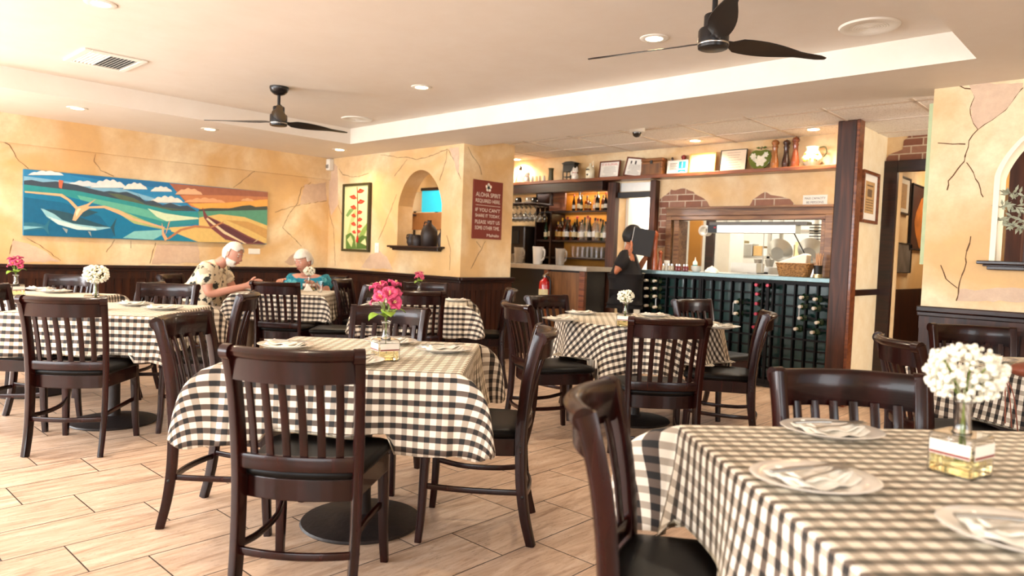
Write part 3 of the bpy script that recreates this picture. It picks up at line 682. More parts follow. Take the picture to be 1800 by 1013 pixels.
# long air vent
t = thing('air_vent', 'rectangular louvred air vent in the tray ceiling, top left', 'vent', (-5.93, 1.83, TR_))
mb = MB(); a, b = .25, .21
for q in ((-a,a,-b,-b+.045),(-a,a,b-.045,b),(-a,-a+.045,-b+.045,b-.045),(a-.045,a,-b+.045,b-.045)): mb.box(q[0],q[1],q[2],q[3],-.014,-.0005)
mb.build('frame', WHITE, t, bevel=.004)
mb = MB(); mb.box(-a+.04,a-.04,-b+.04,b-.04,-.003,-.0006); mb.build('duct_shade_plate', BLACK, t)  # flat black plate painting the shade behind the louvres
mb = MB()
for k in range(13):
    y = -b+.055+k*.025; s = -1 if k < 6 else 1
    mb.hexa([(-a+.045,y,-.013),(a-.045,y,-.013),(a-.045,y+.003,-.013),(-a+.045,y+.003,-.013),(-a+.045,y+s*.010,-.003),(a-.045,y+s*.010,-.003),(a-.045,y+s*.010+.003,-.003),(-a+.045,y+s*.010+.003,-.003)])
mb.build('louvres', WHITE, t)
def speaker(px, py, label):
    p = on_z(px, py, TR_); t = thing('ceiling_speaker', label, 'ceiling speaker', (p.x, p.y, TR_), 0, 'round ceiling speakers')
    mb = MB(); mb.lathe([(.10,-.009),(.105,-.012),(.15,-.010),(.158,-.0005)], 36); mb.build('trim_ring', WHITE, t)
    mb = MB(); mb.lathe([(.001,-.004),(.10,-.004)], 36); mb.build('recess', BLACK, t)
    mb = MB()
    for r in (.012,.026,.040,.054,.068,.082,.096): mb.lathe([(r-.0045,-.006),(r-.002,-.010),(r+.002,-.010),(r+.0045,-.006)], 32)
    mb.build('grille_rings', WHITE, t)
speaker(1528, 46, 'round white ceiling speaker with ringed grille right of the nearer fan')
speaker(627, 209, 'round white ceiling speaker behind the farther fan')
# ceiling fans
def fan(loc, ang, label, bot):
    t = thing('ceiling_fan', label, 'ceiling fan', (loc[0], loc[1], bot), 0, 'black three-blade ceiling fans'); H = TR_-bot
    mb = MB(); mb.lathe([(.078,H-.0005),(.078,H-.018),(.068,H-.042),(.045,H-.062),(.018,H-.072)], 28); mb.build('ceiling_canopy', SATIN, t)
    mb = MB(); mb.lathe([(.013,H-.072),(.013,.15)], 12); mb.build('downrod', SATIN, t)
    mb = MB(); mb.lathe([(.001,0),(.062,0),(.070,.004),(.072,.02),(.072,.085),(.066,.095),(.048,.098),(.048,.155),(.044,.162),(.001,.163)], 32); mb.build('motor_housing', SATIN, t)
    mb = MB(); mb.lathe([(.0725,.018),(.0735,.020),(.0735,.024),(.0725,.026)], 32); mb.build('trim_band', CHROME, t)
    for k in range(3):
        a = math.radians(ang+120*k); mb = MB(); path = []; secs = []
        for i in range(15):
            u = i/14; r = .055+.64*u; w_ = .05+.07*math.sin(PI*min(1, u*1.25+.08)); w_ = w_*(1 if u < .9 else 1-.55*((u-.9)/.1)**2)
            if u < .08: w_ = .045
            tw = math.radians(22-14*u); z = .035+.015*u
            path.append((r*math.cos(a), r*math.sin(a), z))
            hh = .004; secs.append([(w_*.5*math.cos(tw)*c_, w_*.5*math.sin(tw)*c_+d_) for c_, d_ in ((1,-hh*.4),(1,hh*.4),(0,hh),(-1,hh*.4),(-1,-hh*.4),(0,-hh))])
        mb.sweep(path, secs, (-math.sin(a), math.cos(a), 0)); mb.build('blade', SATIN, t)
fan((-5.62, 3.067), 92, 'black ceiling fan farther away, hanging over the back left tables', 2.228)
fan((-1.676, 3.143), 65, 'black ceiling fan nearer the camera, upper right of the tray', 2.228)
# dome camera
p = on_z(1120, 224, DC); t = thing('dome_camera', 'white ceiling security camera with black dome over the bar', 'camera', (p.x, p.y, DC))
mb = MB(); mb.lathe([(.075,-.0005),(.075,-.03),(.068,-.045),(.046,-.05),(.001,-.05)], 28); mb.build('housing', WHITE, t)
mb = MB(); mb.lathe([(.045,-.049),(.043,-.065),(.033,-.083),(.016,-.093),(.0001,-.096)], 24); mb.build('dome', plain('black_gloss_dome', '#0d0b0b', .08, coat=1), t)

# ------------------------------------------------------------------ chairs
def make_chair():
    t = thing('dining_chair', 'x', 'chair')
    prof = [(-.262,0),(-.232,.12),(-.212,.26),(-.205,.42),(-.207,.52),(-.218,.64),(-.236,.75),(-.258,.84),(-.272,.885)]
    px_ = [.196,.196,.197,.198,.200,.203,.206,.210,.212]
    pts = crom([(px_[i], prof[i][0], prof[i][1]) for i in range(9)], 4); n = len(pts)
    def back_y(z):
        for a, b in zip(prof[:-1], prof[1:]):
            if a[1] <= z <= b[1]: return a[0]+(b[0]-a[0])*(z-a[1])/(b[1]-a[1])
        return prof[-1][0]
    for s in (-1, 1):
        mb = MB(); path = [(s*p.x, p.y, p.z) for p in pts]
        secs = []
        for i in range(n):
            u = i/(n-1); w_ = .031+.004*u; d_ = .036+.010*math.sin(PI*u)+(.014*max(0,(u-.7)/.3)**1.5)
            secs.append(rrect(w_, d_, .005, 2))
        TH = math.radians(22); sd_ = (math.cos(TH), s*math.sin(TH), 0); mb.sweep(path, secs, sd_)
        # rolled scroll at the top of the post
        nx_, ny_ = -s*math.sin(TH), math.cos(TH); sc_ = [(s*.212-.0175*sd_[0]+nx_*.0265*math.cos(a), -.276-.0175*sd_[1]+ny_*.0265*math.cos(a), .876+.0265*math.sin(a)) for a in [2*PI*i/16 for i in range(16)]]
        mb.prism(sc_, (.035*sd_[0], .035*sd_[1], 0), 0, True)
        mb.build('rear_leg', MAHOG, t)
    for s in (-1, 1):
        mb = MB(); path = crom([(s*.198,.190,.43),(s*.200,.196,.28),(s*.203,.202,.12),(s*.208,.212,0)], 4)
        secs = [rrect(.042-.012*i/(len(path)-1), .040-.011*i/(len(path)-1), .005, 2) for i in range(len(path))]
        mb.sweep(path, secs, (1,0,0)); mb.build('front_leg', MAHOG, t)
    # top rail: bowed board rolled over at its top edge
    def bow(x, d): return -d*(1-(x/.2)**2)
    mb = MB(); path = []; xs = [(-.198+.396*i/18) for i in range(19)]
    for x in xs: path.append((x, back_y(.84)+bow(x, .058), .838))
    sec = [(-.052,-.008),(-.052,.010),(.020,.014),(.030,.030),(.044,.036),(.056,.028),(.060,.012),(.056,-.002),(.044,-.010),(.0,-.010)]
    secs = [[(a, -b) for a, b in sec] for _ in xs]
    mb2 = MB(); mb2.sweep(path, secs, (0,0,1)); 
    # orientation of the section normal depends on the sweep: make the roll lean backwards
    mb2.build('top_rail', MAHOG, t, sharp=50)
    mb = MB(); path = [(x, back_y(.50)+bow(x, .03), .508) for x in xs]; mb.sweep(path, rrect(.052, .022, .006, 2), (0,0,1)); mb.build('lower_rail', MAHOG, t)
    for k in range(6):
        x0 = -.150+.060*k; x1 = -.142+.0568*k; mb = MB(); path = []
        for i in range(9):
            u = i/8; z = .525+.275*u; x = x1+(x0-x1)*u; path.append((x, back_y(z)+bow(x, .03+.028*u)+.004, z))
        mb.sweep(path, rrect(.0265, .011, .003, 2), (1, 2*.045*x0/.04, 0)); mb.build('back_slat', MAHOG, t)
    # seat frame and cushion: rounded trapezoid, bowed at the rear
    def outline(g, n=10):
        pts = []
        fw, rw, fy, ry = .222+g, .190+g, .215+g, -.180-g
        cr = .05
        def arc(cx, cy, a0, a1, r, k=5): return [(cx+r*math.cos(a0+(a1-a0)*i/k), cy+r*math.sin(a0+(a1-a0)*i/k)) for i in range(k+1)]
        pts += arc(fw-cr, fy-cr, 0, PI/2, cr); pts += arc(-fw+cr, fy-cr, PI/2, PI, cr)
        for i in range(n+1):
            x = -rw+2*rw*i/n; pts.append((x, ry-.035*(1-(x/rw)**2)))
        return pts
    mb = MB(); o1 = outline(0); mb.prism([(x,y,.375) for x, y in o1], (0,0,.075)); mb.build('seat_frame', MAHOG, t, bevel=.004)
    mb = MB(); layers = [(.0,.450),(.010,.457),(.012,.470),(.006,.483),(-.008,.491),(-.05,.4965),(-.12,.4975)]; b = []
    nn = len(o1)
    for g, z in layers: b += [(x, y, z) for x, y in outline(g)]
    fs = [(j*nn+i, j*nn+(i+1)%nn, (j+1)*nn+(i+1)%nn, (j+1)*nn+i) for j in range(len(layers)-1) for i in range(nn)]
    fs += [tuple(range(nn))[::-1], tuple((len(layers)-1)*nn+i for i in range(nn))]
    mb.add(b, fs, 0, True); mb.build('seat_cushion', VINYL, t, sharp=60)
    # hoop stretcher: bowed bar at the rear and a bar to each front leg
    mb = MB(); path = [(x, -.213+bow(x, .035), .205) for x in [(-.188+.376*i/14) for i in range(15)]]; mb.sweep(path, rrect(.026, .016, .004, 2), (0,0,1)); mb.build('rear_stretcher', MAHOG, t)
    for s in (-1, 1):
        mb = MB(); path = crom([(s*.188,-.205,.222),(s*.170,-.10,.215),(s*.168,.06,.218),(s*.192,.188,.235)], 5); mb.sweep(path, rrect(.024, .015, .004, 2), (0,0,1)); mb.build('side_stretcher', MAHOG, t)
        for z in (.212,.40,.425):
            mb = MB(); y = back_y(z); mb.lathe([(.0075,0),(.0075,.002),(.005,.004),(.0001,.0045)], 10)
            for i, v in enumerate(mb.v): mb.v[i] = (s*(.212+v[2]), y+v[0], z+v[1])
            mb.build('bolt_cap', BLACK, t)
    return t
CH0 = make_chair(); _used = [False]
def chair(x, y, a, label, group):
    if not _used[0]:
        _used[0] = True; CH0.location = (x, y, 0); CH0.rotation_euler = (0, 0, a); CH0['label'] = label; CH0['group'] = group; return CH0
    return dup(CH0, (x, y, 0), a, label, group)
D = math.radians
CHAIRS = []
G1 = 'chairs round the pink-flower table in front'; G2 = 'chairs round the left table with white flowers'; G3 = 'chairs round the far left table'; G4 = "chairs at the couple's table"
G5 = 'chairs round the table by the pillar'; G6 = 'chairs round the round table'; G7 = 'chairs at the nearest table'; G8 = 'chairs at the right-hand table'
for a in ((-2.22,1.391,D(40.6),'dark wooden slat-back chair nearest the camera, its back to us before the pink-flower table',G1),
  (-3.023,1.50,D(-49.7),'dark slat-back chair on the left side of the pink-flower table',G1), (-2.234,2.198,D(131.2),'dark slat-back chair on the right side of the pink-flower table',G1),
  (-3.071,2.227,D(-147),'dark chair behind the pink-flower table, facing us',G1),
  (-4.667,1.35,D(49.8),'dark slat-back chair seen from behind at the left white-flower table',G2), (-4.70,2.06,D(142),'dark chair tucked at the right side of the left white-flower table',G2),
  (-5.42,2.0,D(-132),'dark chair facing us behind the left white-flower table',G2), (-5.42,1.24,D(-42),'dark chair cut by the left edge of the photo beside the white-flower table',G2),
  (-6.88,1.72,D(-138),'dark chair facing us at the far left table with magenta flowers',G3), (-6.12,1.98,D(140),'dark chair with curled rail on the right of the far left table',G3), (-6.62,.93,D(-45),'dark chair at the left photo edge beside the far left table',G3),
  (-5.989,3.404,D(36),"dark slat-back chair with its back to us at the couple's table",G4), (-5.58,3.68,D(136),"dark chair on the right end of the couple's table",G4), (-7.05,3.02,D(-48),"dark chair the man in the palm shirt sits on",G4), (-6.86,4.28,D(-140),"dark chair the woman in teal sits on",G4),
  (-4.655,3.816,D(52),'dark slat-back chair with its back to us at the pillar table',G5), (-4.70,4.62,D(137),'dark chair on the right side of the pillar table, by the wainscot',G5), (-5.36,4.50,D(-132),'dark chair facing us at the far side of the pillar table',G5), (-6.06,4.33,D(-55),'dark chair against the back wall left of the pillar table',G5),
  (-2.229,3.663,D(45.8),'dark slat-back chair seen from behind at the round table',G6), (-3.071,3.717,D(-25),'dark chair at the left of the round table, nearer us, rail seen end on',G6), (-3.42,4.36,D(-95),'dark chair at the far left of the round table',G6),
  (-2.216,4.464,D(116),'dark chair on the right of the round table in front of the wine rack',G6), (-2.651,5.274,D(-102),'dark chair behind the round table, before the wine rack',G6),
  (-.544,2.08,D(-141),'dark chair facing us across the nearest table',G7), (-.762,1.525,D(-62),'dark chair at the left edge of the nearest table, its rail close to us',G7),
  (-.712,3.806,D(-53),'dark chair with glossy rail on the left of the right-hand table',G8), (-.72,4.663,D(-150),'dark chair behind the right-hand table against the wainscot',G8)):
    chair(*a); CHAIRS.append(a[:3])

# ------------------------------------------------------------------ tables and cloths
def make_table(name, x, y, rot, S, label, group, rnd=False):
    t = thing(name, label, 'table', (x, y, 0), rot, group)
    mb = MB()
    if rnd: mb.lathe([(.001,.725),(S/2-.01,.725),(S/2,.73),(S/2,.75),(S/2-.006,.756),(.001,.756)], 48)
    else: mb.box(-S/2, S/2, -S/2, S/2, .725, .756)
    mb.build('tabletop', WAINS, t, bevel=.004)
    mb = MB(); mb.lathe([(.05,.04),(.042,.06),(.038,.12),(.038,.66),(.05,.70),(.12,.712),(.12,.7245)], 24); mb.build('pedestal_column', IRON, t)
    mb = MB(); mb.lathe([(.262,0),(.268,.006),(.262,.014),(.20,.026),(.10,.040),(.06,.048),(.001,.05)], 44); mb.build('pedestal_base', IRON, t)
    return t
def cloth(name, x, y, rot, S, o, label, group, rnd=False, flare=26, seed=1, side=5, crot=0, foldn=13):
    """cloth laid over the top: centre sheet, then an overhang that hangs from the edge"""
    rd = random.Random(seed); out = []
    if rnd:
        n = 240
        for i in range(n):
            a = 2*PI*i/n; q = (S/2*math.cos(a), S/2*math.sin(a)); nn = (math.cos(a), math.sin(a))
            ca = abs(math.cos(a-crot)); sa = abs(math.sin(a-crot)); m_ = max(ca, sa)
            ov = min((S/2+o)/m_, (S/2+o)*1.22)-S/2
            ph = D(3+13*(.5+.5*math.sin(foldn*a+seed+.6*math.sin(2*a)))**1.3+2*math.sin(4*(a-crot)+PI/2)*-1)
            out.append((q, nn, ov, ph))
    else:
        h = S/2; r = .02; ns = 26; nc = 26; ph1 = rd.uniform(0, 6)
        for k in range(4):
            a0 = -PI/2+k*PI/2
            cx_, cy_ = [(h-r)*v for v in ((1,-1),(1,1),(-1,1),(-1,-1))[k]]
            # side k: runs from previous corner to this corner along the edge whose normal angle is a0
            nx, ny = math.cos(a0), math.sin(a0); tx, ty = -ny, nx
            for i in range(ns):
                u = -1+2*(i+.5)/ns; q = (nx*h+tx*(h-r)*u, ny*h+ty*(h-r)*u)
                rip = 6.5*math.sin(u*5.2+ph1+k*2)+2.5*math.sin(u*11+k)
                edge = abs(u)**6*(flare*.30)
                out.append((q, (nx, ny), o+.012*math.sin(u*3+k), D(side+rip*(1-abs(u)**4)+edge)))
            for i in range(nc+1):
                u = i/nc; a = a0+PI/2*u; q = (cx_+r*math.cos(a), cy_+r*math.sin(a))
                f = math.sin(PI*u)**.8
                ov = o*(1+.10*math.sin(2*PI*u)**2)
                # the ear leans towards one side so the fold reads as a folded corner
                sx_ = (1 if k in (0,1) else -1); sy_ = (-1,1,1,-1)[k]; ev = Vector((sx_, sy_*.45)).normalized()
                dn = (math.cos(a), math.sin(a)); ee = math.sin(PI*u)
                out.append((q, dn, ov, D(side+3), (ev.x*ee, ev.y*ee)))
    n = len(out); rings = []; uvs = []; zt = .7605
    for tt in (0.0, .25, .5, .7, .85, .95, .985):
        rings.append([(i_[0][0]*tt, i_[0][1]*tt, zt) for i_ in out]); uvs.append([(i_[0][0]*tt, i_[0][1]*tt) for i_ in out])
    rings.append([(i_[0][0]+i_[1][0]*.003, i_[0][1]+i_[1][1]*.003, zt-.001) for i_ in out]); uvs.append([i_[0] for i_ in out])
    nd = 12
    for j in range(1, nd+1):
        u = j/nd; R_ = []; U_ = []
        for it in out:
            q, nn, ov, ph = it[:4]; d = ov*u
            hor = .006+math.sin(ph)*d*(.65+.35*u); ver = -.003-math.cos(ph)*d
            if j == 1: ver = -d*.9
            ex = ey = 0
            if len(it) > 4:
                sat = flare/30*.125*(1-math.exp(-d/.05)); ex, ey = it[4][0]*sat, it[4][1]*sat; ver *= (1-.10*math.hypot(*it[4]))
            lx, ly, lz = q[0]+nn[0]*hor+ex, q[1]+nn[1]*hor+ey, zt+ver
            if lz < .503:
                wx, wy = x+lx*math.cos(rot)-ly*math.sin(rot), y+lx*math.sin(rot)+ly*math.cos(rot)
                for cx_, cy_, ca_ in CHAIRS:
                    ux, uy = wx-cx_, wy-cy_; px2, py2 = ux*math.cos(ca_)+uy*math.sin(ca_), -ux*math.sin(ca_)+uy*math.cos(ca_)
                    if abs(px2) < .245 and -.24 < py2 < .245: lz = max(lz, .5035+.002*j)
            R_.append((lx, ly, lz)); U_.append((q[0]+nn[0]*(d+.008), q[1]+nn[1]*(d+.008)))
        rings.append(R_); uvs.append(U_)
    V = [p for r_ in rings for p in r_]; UV = [p for r_ in uvs for p in r_]
    F = [(j*n+i, j*n+(i+1)%n, (j+1)*n+(i+1)%n, (j+1)*n+i) for j in range(1, len(rings)-1) for i in range(n)]
    c = len(V); V.append((0, 0, zt)); UV.append((0, 0)); V = V; F += [(n+i, n+(i+1)%n, c) for i in range(n)]
    mb = MB(); mb.add(V, F, 0, True)
    me = bpy.data.meshes.new(name); me.from_pydata(V, [], F); me.materials.append(GING)
    bm = bmesh.new(); bm.from_mesh(me); lay = bm.loops.layers.uv.new('UVMap'); bm.verts.ensure_lookup_table()
    cc, ss = math.cos(crot), math.sin(crot)
    for f in bm.faces:
        f.smooth = True
        for lp in f.loops:
            u_, v_ = UV[lp.vert.index]; lp[lay].uv = (u_*cc+v_*ss+5, -u_*ss+v_*cc+5)
    bmesh.ops.delete(bm, geom=[v for v in bm.verts if not v.link_faces], context='VERTS')
    bmesh.ops.recalc_face_normals(bm, faces=bm.faces); bm.to_mesh(me); bm.free()
    ob = bpy.data.objects.new(name, me); COL.objects.link(ob); ob.location = (x, y, 0); ob.rotation_euler = (0, 0, rot)
    sd = ob.modifiers.new('solid', 'SOLIDIFY'); sd.thickness = .0016; sd.offset = 1
    return tag(ob, label, 'tablecloth', group)
TG = 'pedestal tables under gingham cloths'; CG = 'black and white gingham tablecloths'
TABLES = dict(T1=(-2.60,1.86,D(41.5),.93), T2=(-5.15,1.66,D(46),.92), T3=(-6.50,1.50,D(45),.90), T4=(-6.48,3.72,D(42),.82), T5=(-5.02,4.17,D(47),.84), T6=(-2.93,4.55,D(10),1.22), T7=(-.127,1.792,D(47),1.22), T8=(-.306,4.33,D(48),.92))
def TB(k): return TABLES[k]
make_table('dining_table', *TB('T1'), 'square pedestal table with round iron base under the pink-flower cloth', TG); cloth('tablecloth', *TB('T1'), .30, 'gingham cloth with rounded corners on the table with bright pink flowers', CG, seed=3, flare=30)
make_table('dining_table', *TB('T2'), 'left pedestal table whose iron base shows behind the lone left chair', TG); cloth('tablecloth', *TB('T2'), .27, 'gingham cloth on the left table with the white flower bunch', CG, seed=4)
make_table('dining_table', *TB('T3'), 'pedestal table at the far left under the painting', TG); cloth('tablecloth', *TB('T3'), .27, 'gingham cloth on the far left table with magenta flowers', CG, seed=5)
make_table('dining_table', *TB('T4'), "pedestal table where the old couple sits", TG); cloth('tablecloth', *TB('T4'), .27, "gingham cloth on the old couple's table", CG, seed=6)
make_table('dining_table', *TB('T5'), 'pedestal table in front of the pillar wainscot', TG); cloth('tablecloth', *TB('T5'), .27, 'gingham cloth on the table in front of the pillar wainscot', CG, seed=7, flare=36)
make_table('dining_table', *TB('T6'), 'round pedestal table before the wine rack', TG, True); cloth('tablecloth', *TB('T6'), .30, 'gingham cloth falling in folds over the round table', CG, True, seed=2, crot=D(28))
make_table('dining_table', *TB('T7'), 'large square table nearest the camera at lower right', TG); cloth('tablecloth', *TB('T7'), .30, 'gingham cloth on the nearest table at lower right, close and blurred', CG, seed=9, flare=42, side=1)
make_table('dining_table', *TB('T8'), 'pedestal table at the right photo edge by the wainscot', TG); cloth('tablecloth', *TB('T8'), .30, 'gingham cloth on the right-hand table behind the big white flowers', CG, seed=8)

# ------------------------------------------------------------------ table settings
TZ = .7625
def make_plate():
    t = thing('plate', 'x', 'plate')
    mb = MB(); mb.lathe([(.001,.004),(.055,.003),(.062,.0),(.068,.002),(.095,.010),(.128,.020),(.131,.022),(.128,.0235),(.094,.0145),(.066,.007),(.001,.006)], 40, sx=1, sy=.86); mb.build('dish', PORC, t, sharp=60)
    return t
def make_napkin():
    mb = MB(); rd = random.Random(5)
    for lay, (w_, h_, a0, z0) in enumerate(((.088,.055,0,.0),(.080,.045,.14,.004),(.070,.036,-.10,.008))):
        n, m_ = 10, 7; V = []
        for j in range(m_+1):
            for i in range(n+1):
                x = (-1+2*i/n)*w_; y = (-1+2*j/m_)*h_*(1-.35*max(0, x/w_)); z = z0+.004*math.sin(7*x/w_+lay)+.003*math.cos(5*y/h_+2*lay)+.010*(abs(x)/w_)**3
                V.append((x*math.cos(a0)-y*math.sin(a0), x*math.sin(a0)+y*math.cos(a0), z))
        F = [(j*(n+1)+i, j*(n+1)+i+1, (j+1)*(n+1)+i+1, (j+1)*(n+1)+i) for j in range(m_) for i in range(n)]
        mb.add(V, F, 0, True)
    o = mb.build('napkin', LINEN, recalc=True); s = o.modifiers.new('solid', 'SOLIDIFY'); s.thickness = .0025; return tag(o, 'x', 'napkin')
def make_fork():
    t = thing('fork', 'x', 'fork'); mb = MB(); path = crom([(-.10,0,.003),(-.06,0,.006),(0,0,.004),(.035,0,.007)], 4)
    secs = [rrect(.013-.007*math.sin(PI*min(1, i/len(path)*1.1)), .0022, .001, 1) for i in range(len(path))]
    mb.sweep(path, secs, (0,1,0)); mb.build('handle', CHROME, t)
    mb = MB(); mb.box(.033,.052,-.011,.011,.0055,.0075)
    for k in range(4): mb.box(.05,.088,-.0105+.0063*k,-.0105+.0063*k+.0026,.0055,.0072)
    mb.build('tines', CHROME, t); return t
def make_knife():
    t = thing('knife', 'x', 'knife'); mb = MB(); mb.sweep(crom([(-.11,0,.004),(-.05,0,.005),(0,0,.004)], 4), rrect(.013,.006,.0025,2), (0,1,0)); mb.build('handle', CHROME, t)
    mb = MB(); mb.prism([(0,-.006,.0035),(.09,-.006,.0035),(.105,0,.0035),(.095,.008,.0035),(0,.007,.0035)], (0,0,.0012)); mb.build('blade', CHROME, t); return t
PL0, NP0, FK0, KN0 = make_plate(), make_napkin(), make_fork(), make_knife()
_first = {}
def put(src, loc, rz, label, group, tilt=None, scale=None):
    if src.name not in _first:
        _first[src.name] = 1; src.location = loc; src.rotation_euler = (0, 0, rz); src['label'] = label; src['group'] = group; r = src
        if scale: r.scale = (scale,)*3
    else: r = dup(src, loc, rz, label, group, scale)
    if tilt: r.rotation_euler = (tilt[0], tilt[1], rz)
    return r
def place_setting(px, py, rz, where, group, cut=True, dz=0):
    p = on_z(px, py, TZ+.02); x, y = p.x, p.y; ca, sa = math.cos(rz), math.sin(rz)
    put(PL0, (x, y, TZ), rz, 'white plate '+where, 'white plates '+group)
    put(NP0, (x, y, TZ+.012), rz+.3, 'folded white napkin on the plate '+where, 'white napkins '+group)
    if cut:
        put(FK0, (x+.02*ca+.015*sa, y+.02*sa-.015*ca, TZ+.030), rz+.65, 'steel fork on the napkin '+where, 'steel forks '+group)
        put(KN0, (x-.02*sa, y+.02*ca, TZ+.030), rz+.42, 'steel knife on the napkin '+where, 'steel knives '+group)
R_ = .72
for px, py, a, wh, g in ((502,605,.3,'at the left corner of the pink-flower table','on the pink-flower table'), (780,612,.9,'on the right of the pink-flower table','on the pink-flower table'), (686,598,.7,'behind the pink-flower bottle vase','on the pink-flower table'), (618,632,.9,'behind the near chair of the pink-flower table','on the pink-flower table'),
      (236,533,.5,'left of two on the left white-flower table','on the left table'), (285,540,1.0,'right of two on the left white-flower table','on the left table'),
      (70,507,.5,'farther one on the far left table','on the far left table'), (96,511,1.,'nearer one on the far left table','on the far left table'),
      (802,527,.8,'at the right end of the pillar table','on the pillar table'), (672,531,.8,'at the left end of the pillar table','on the pillar table'),
      (1022,549,.8,'at the far left of the round table','on the round table'), (985,560,.5,'at the near left edge of the round table','on the round table'), (1150,553,1.,'at the far side of the round table','on the round table'), (1268,573,.9,'at the right edge of the round table','on the round table'),
      (1462,754,.55,'at the far side of the nearest table','on the nearest table'), (1432,838,.75,'at the left side of the nearest table','on the nearest table'), (1800,935,.2,'cut by the right edge on the nearest table','on the nearest table'),
      (1738,630,.9,'at the back of the right-hand table','on the right-hand table')):
    place_setting(px, py, a, wh, g, cut=(py > 570 or px > 1400))

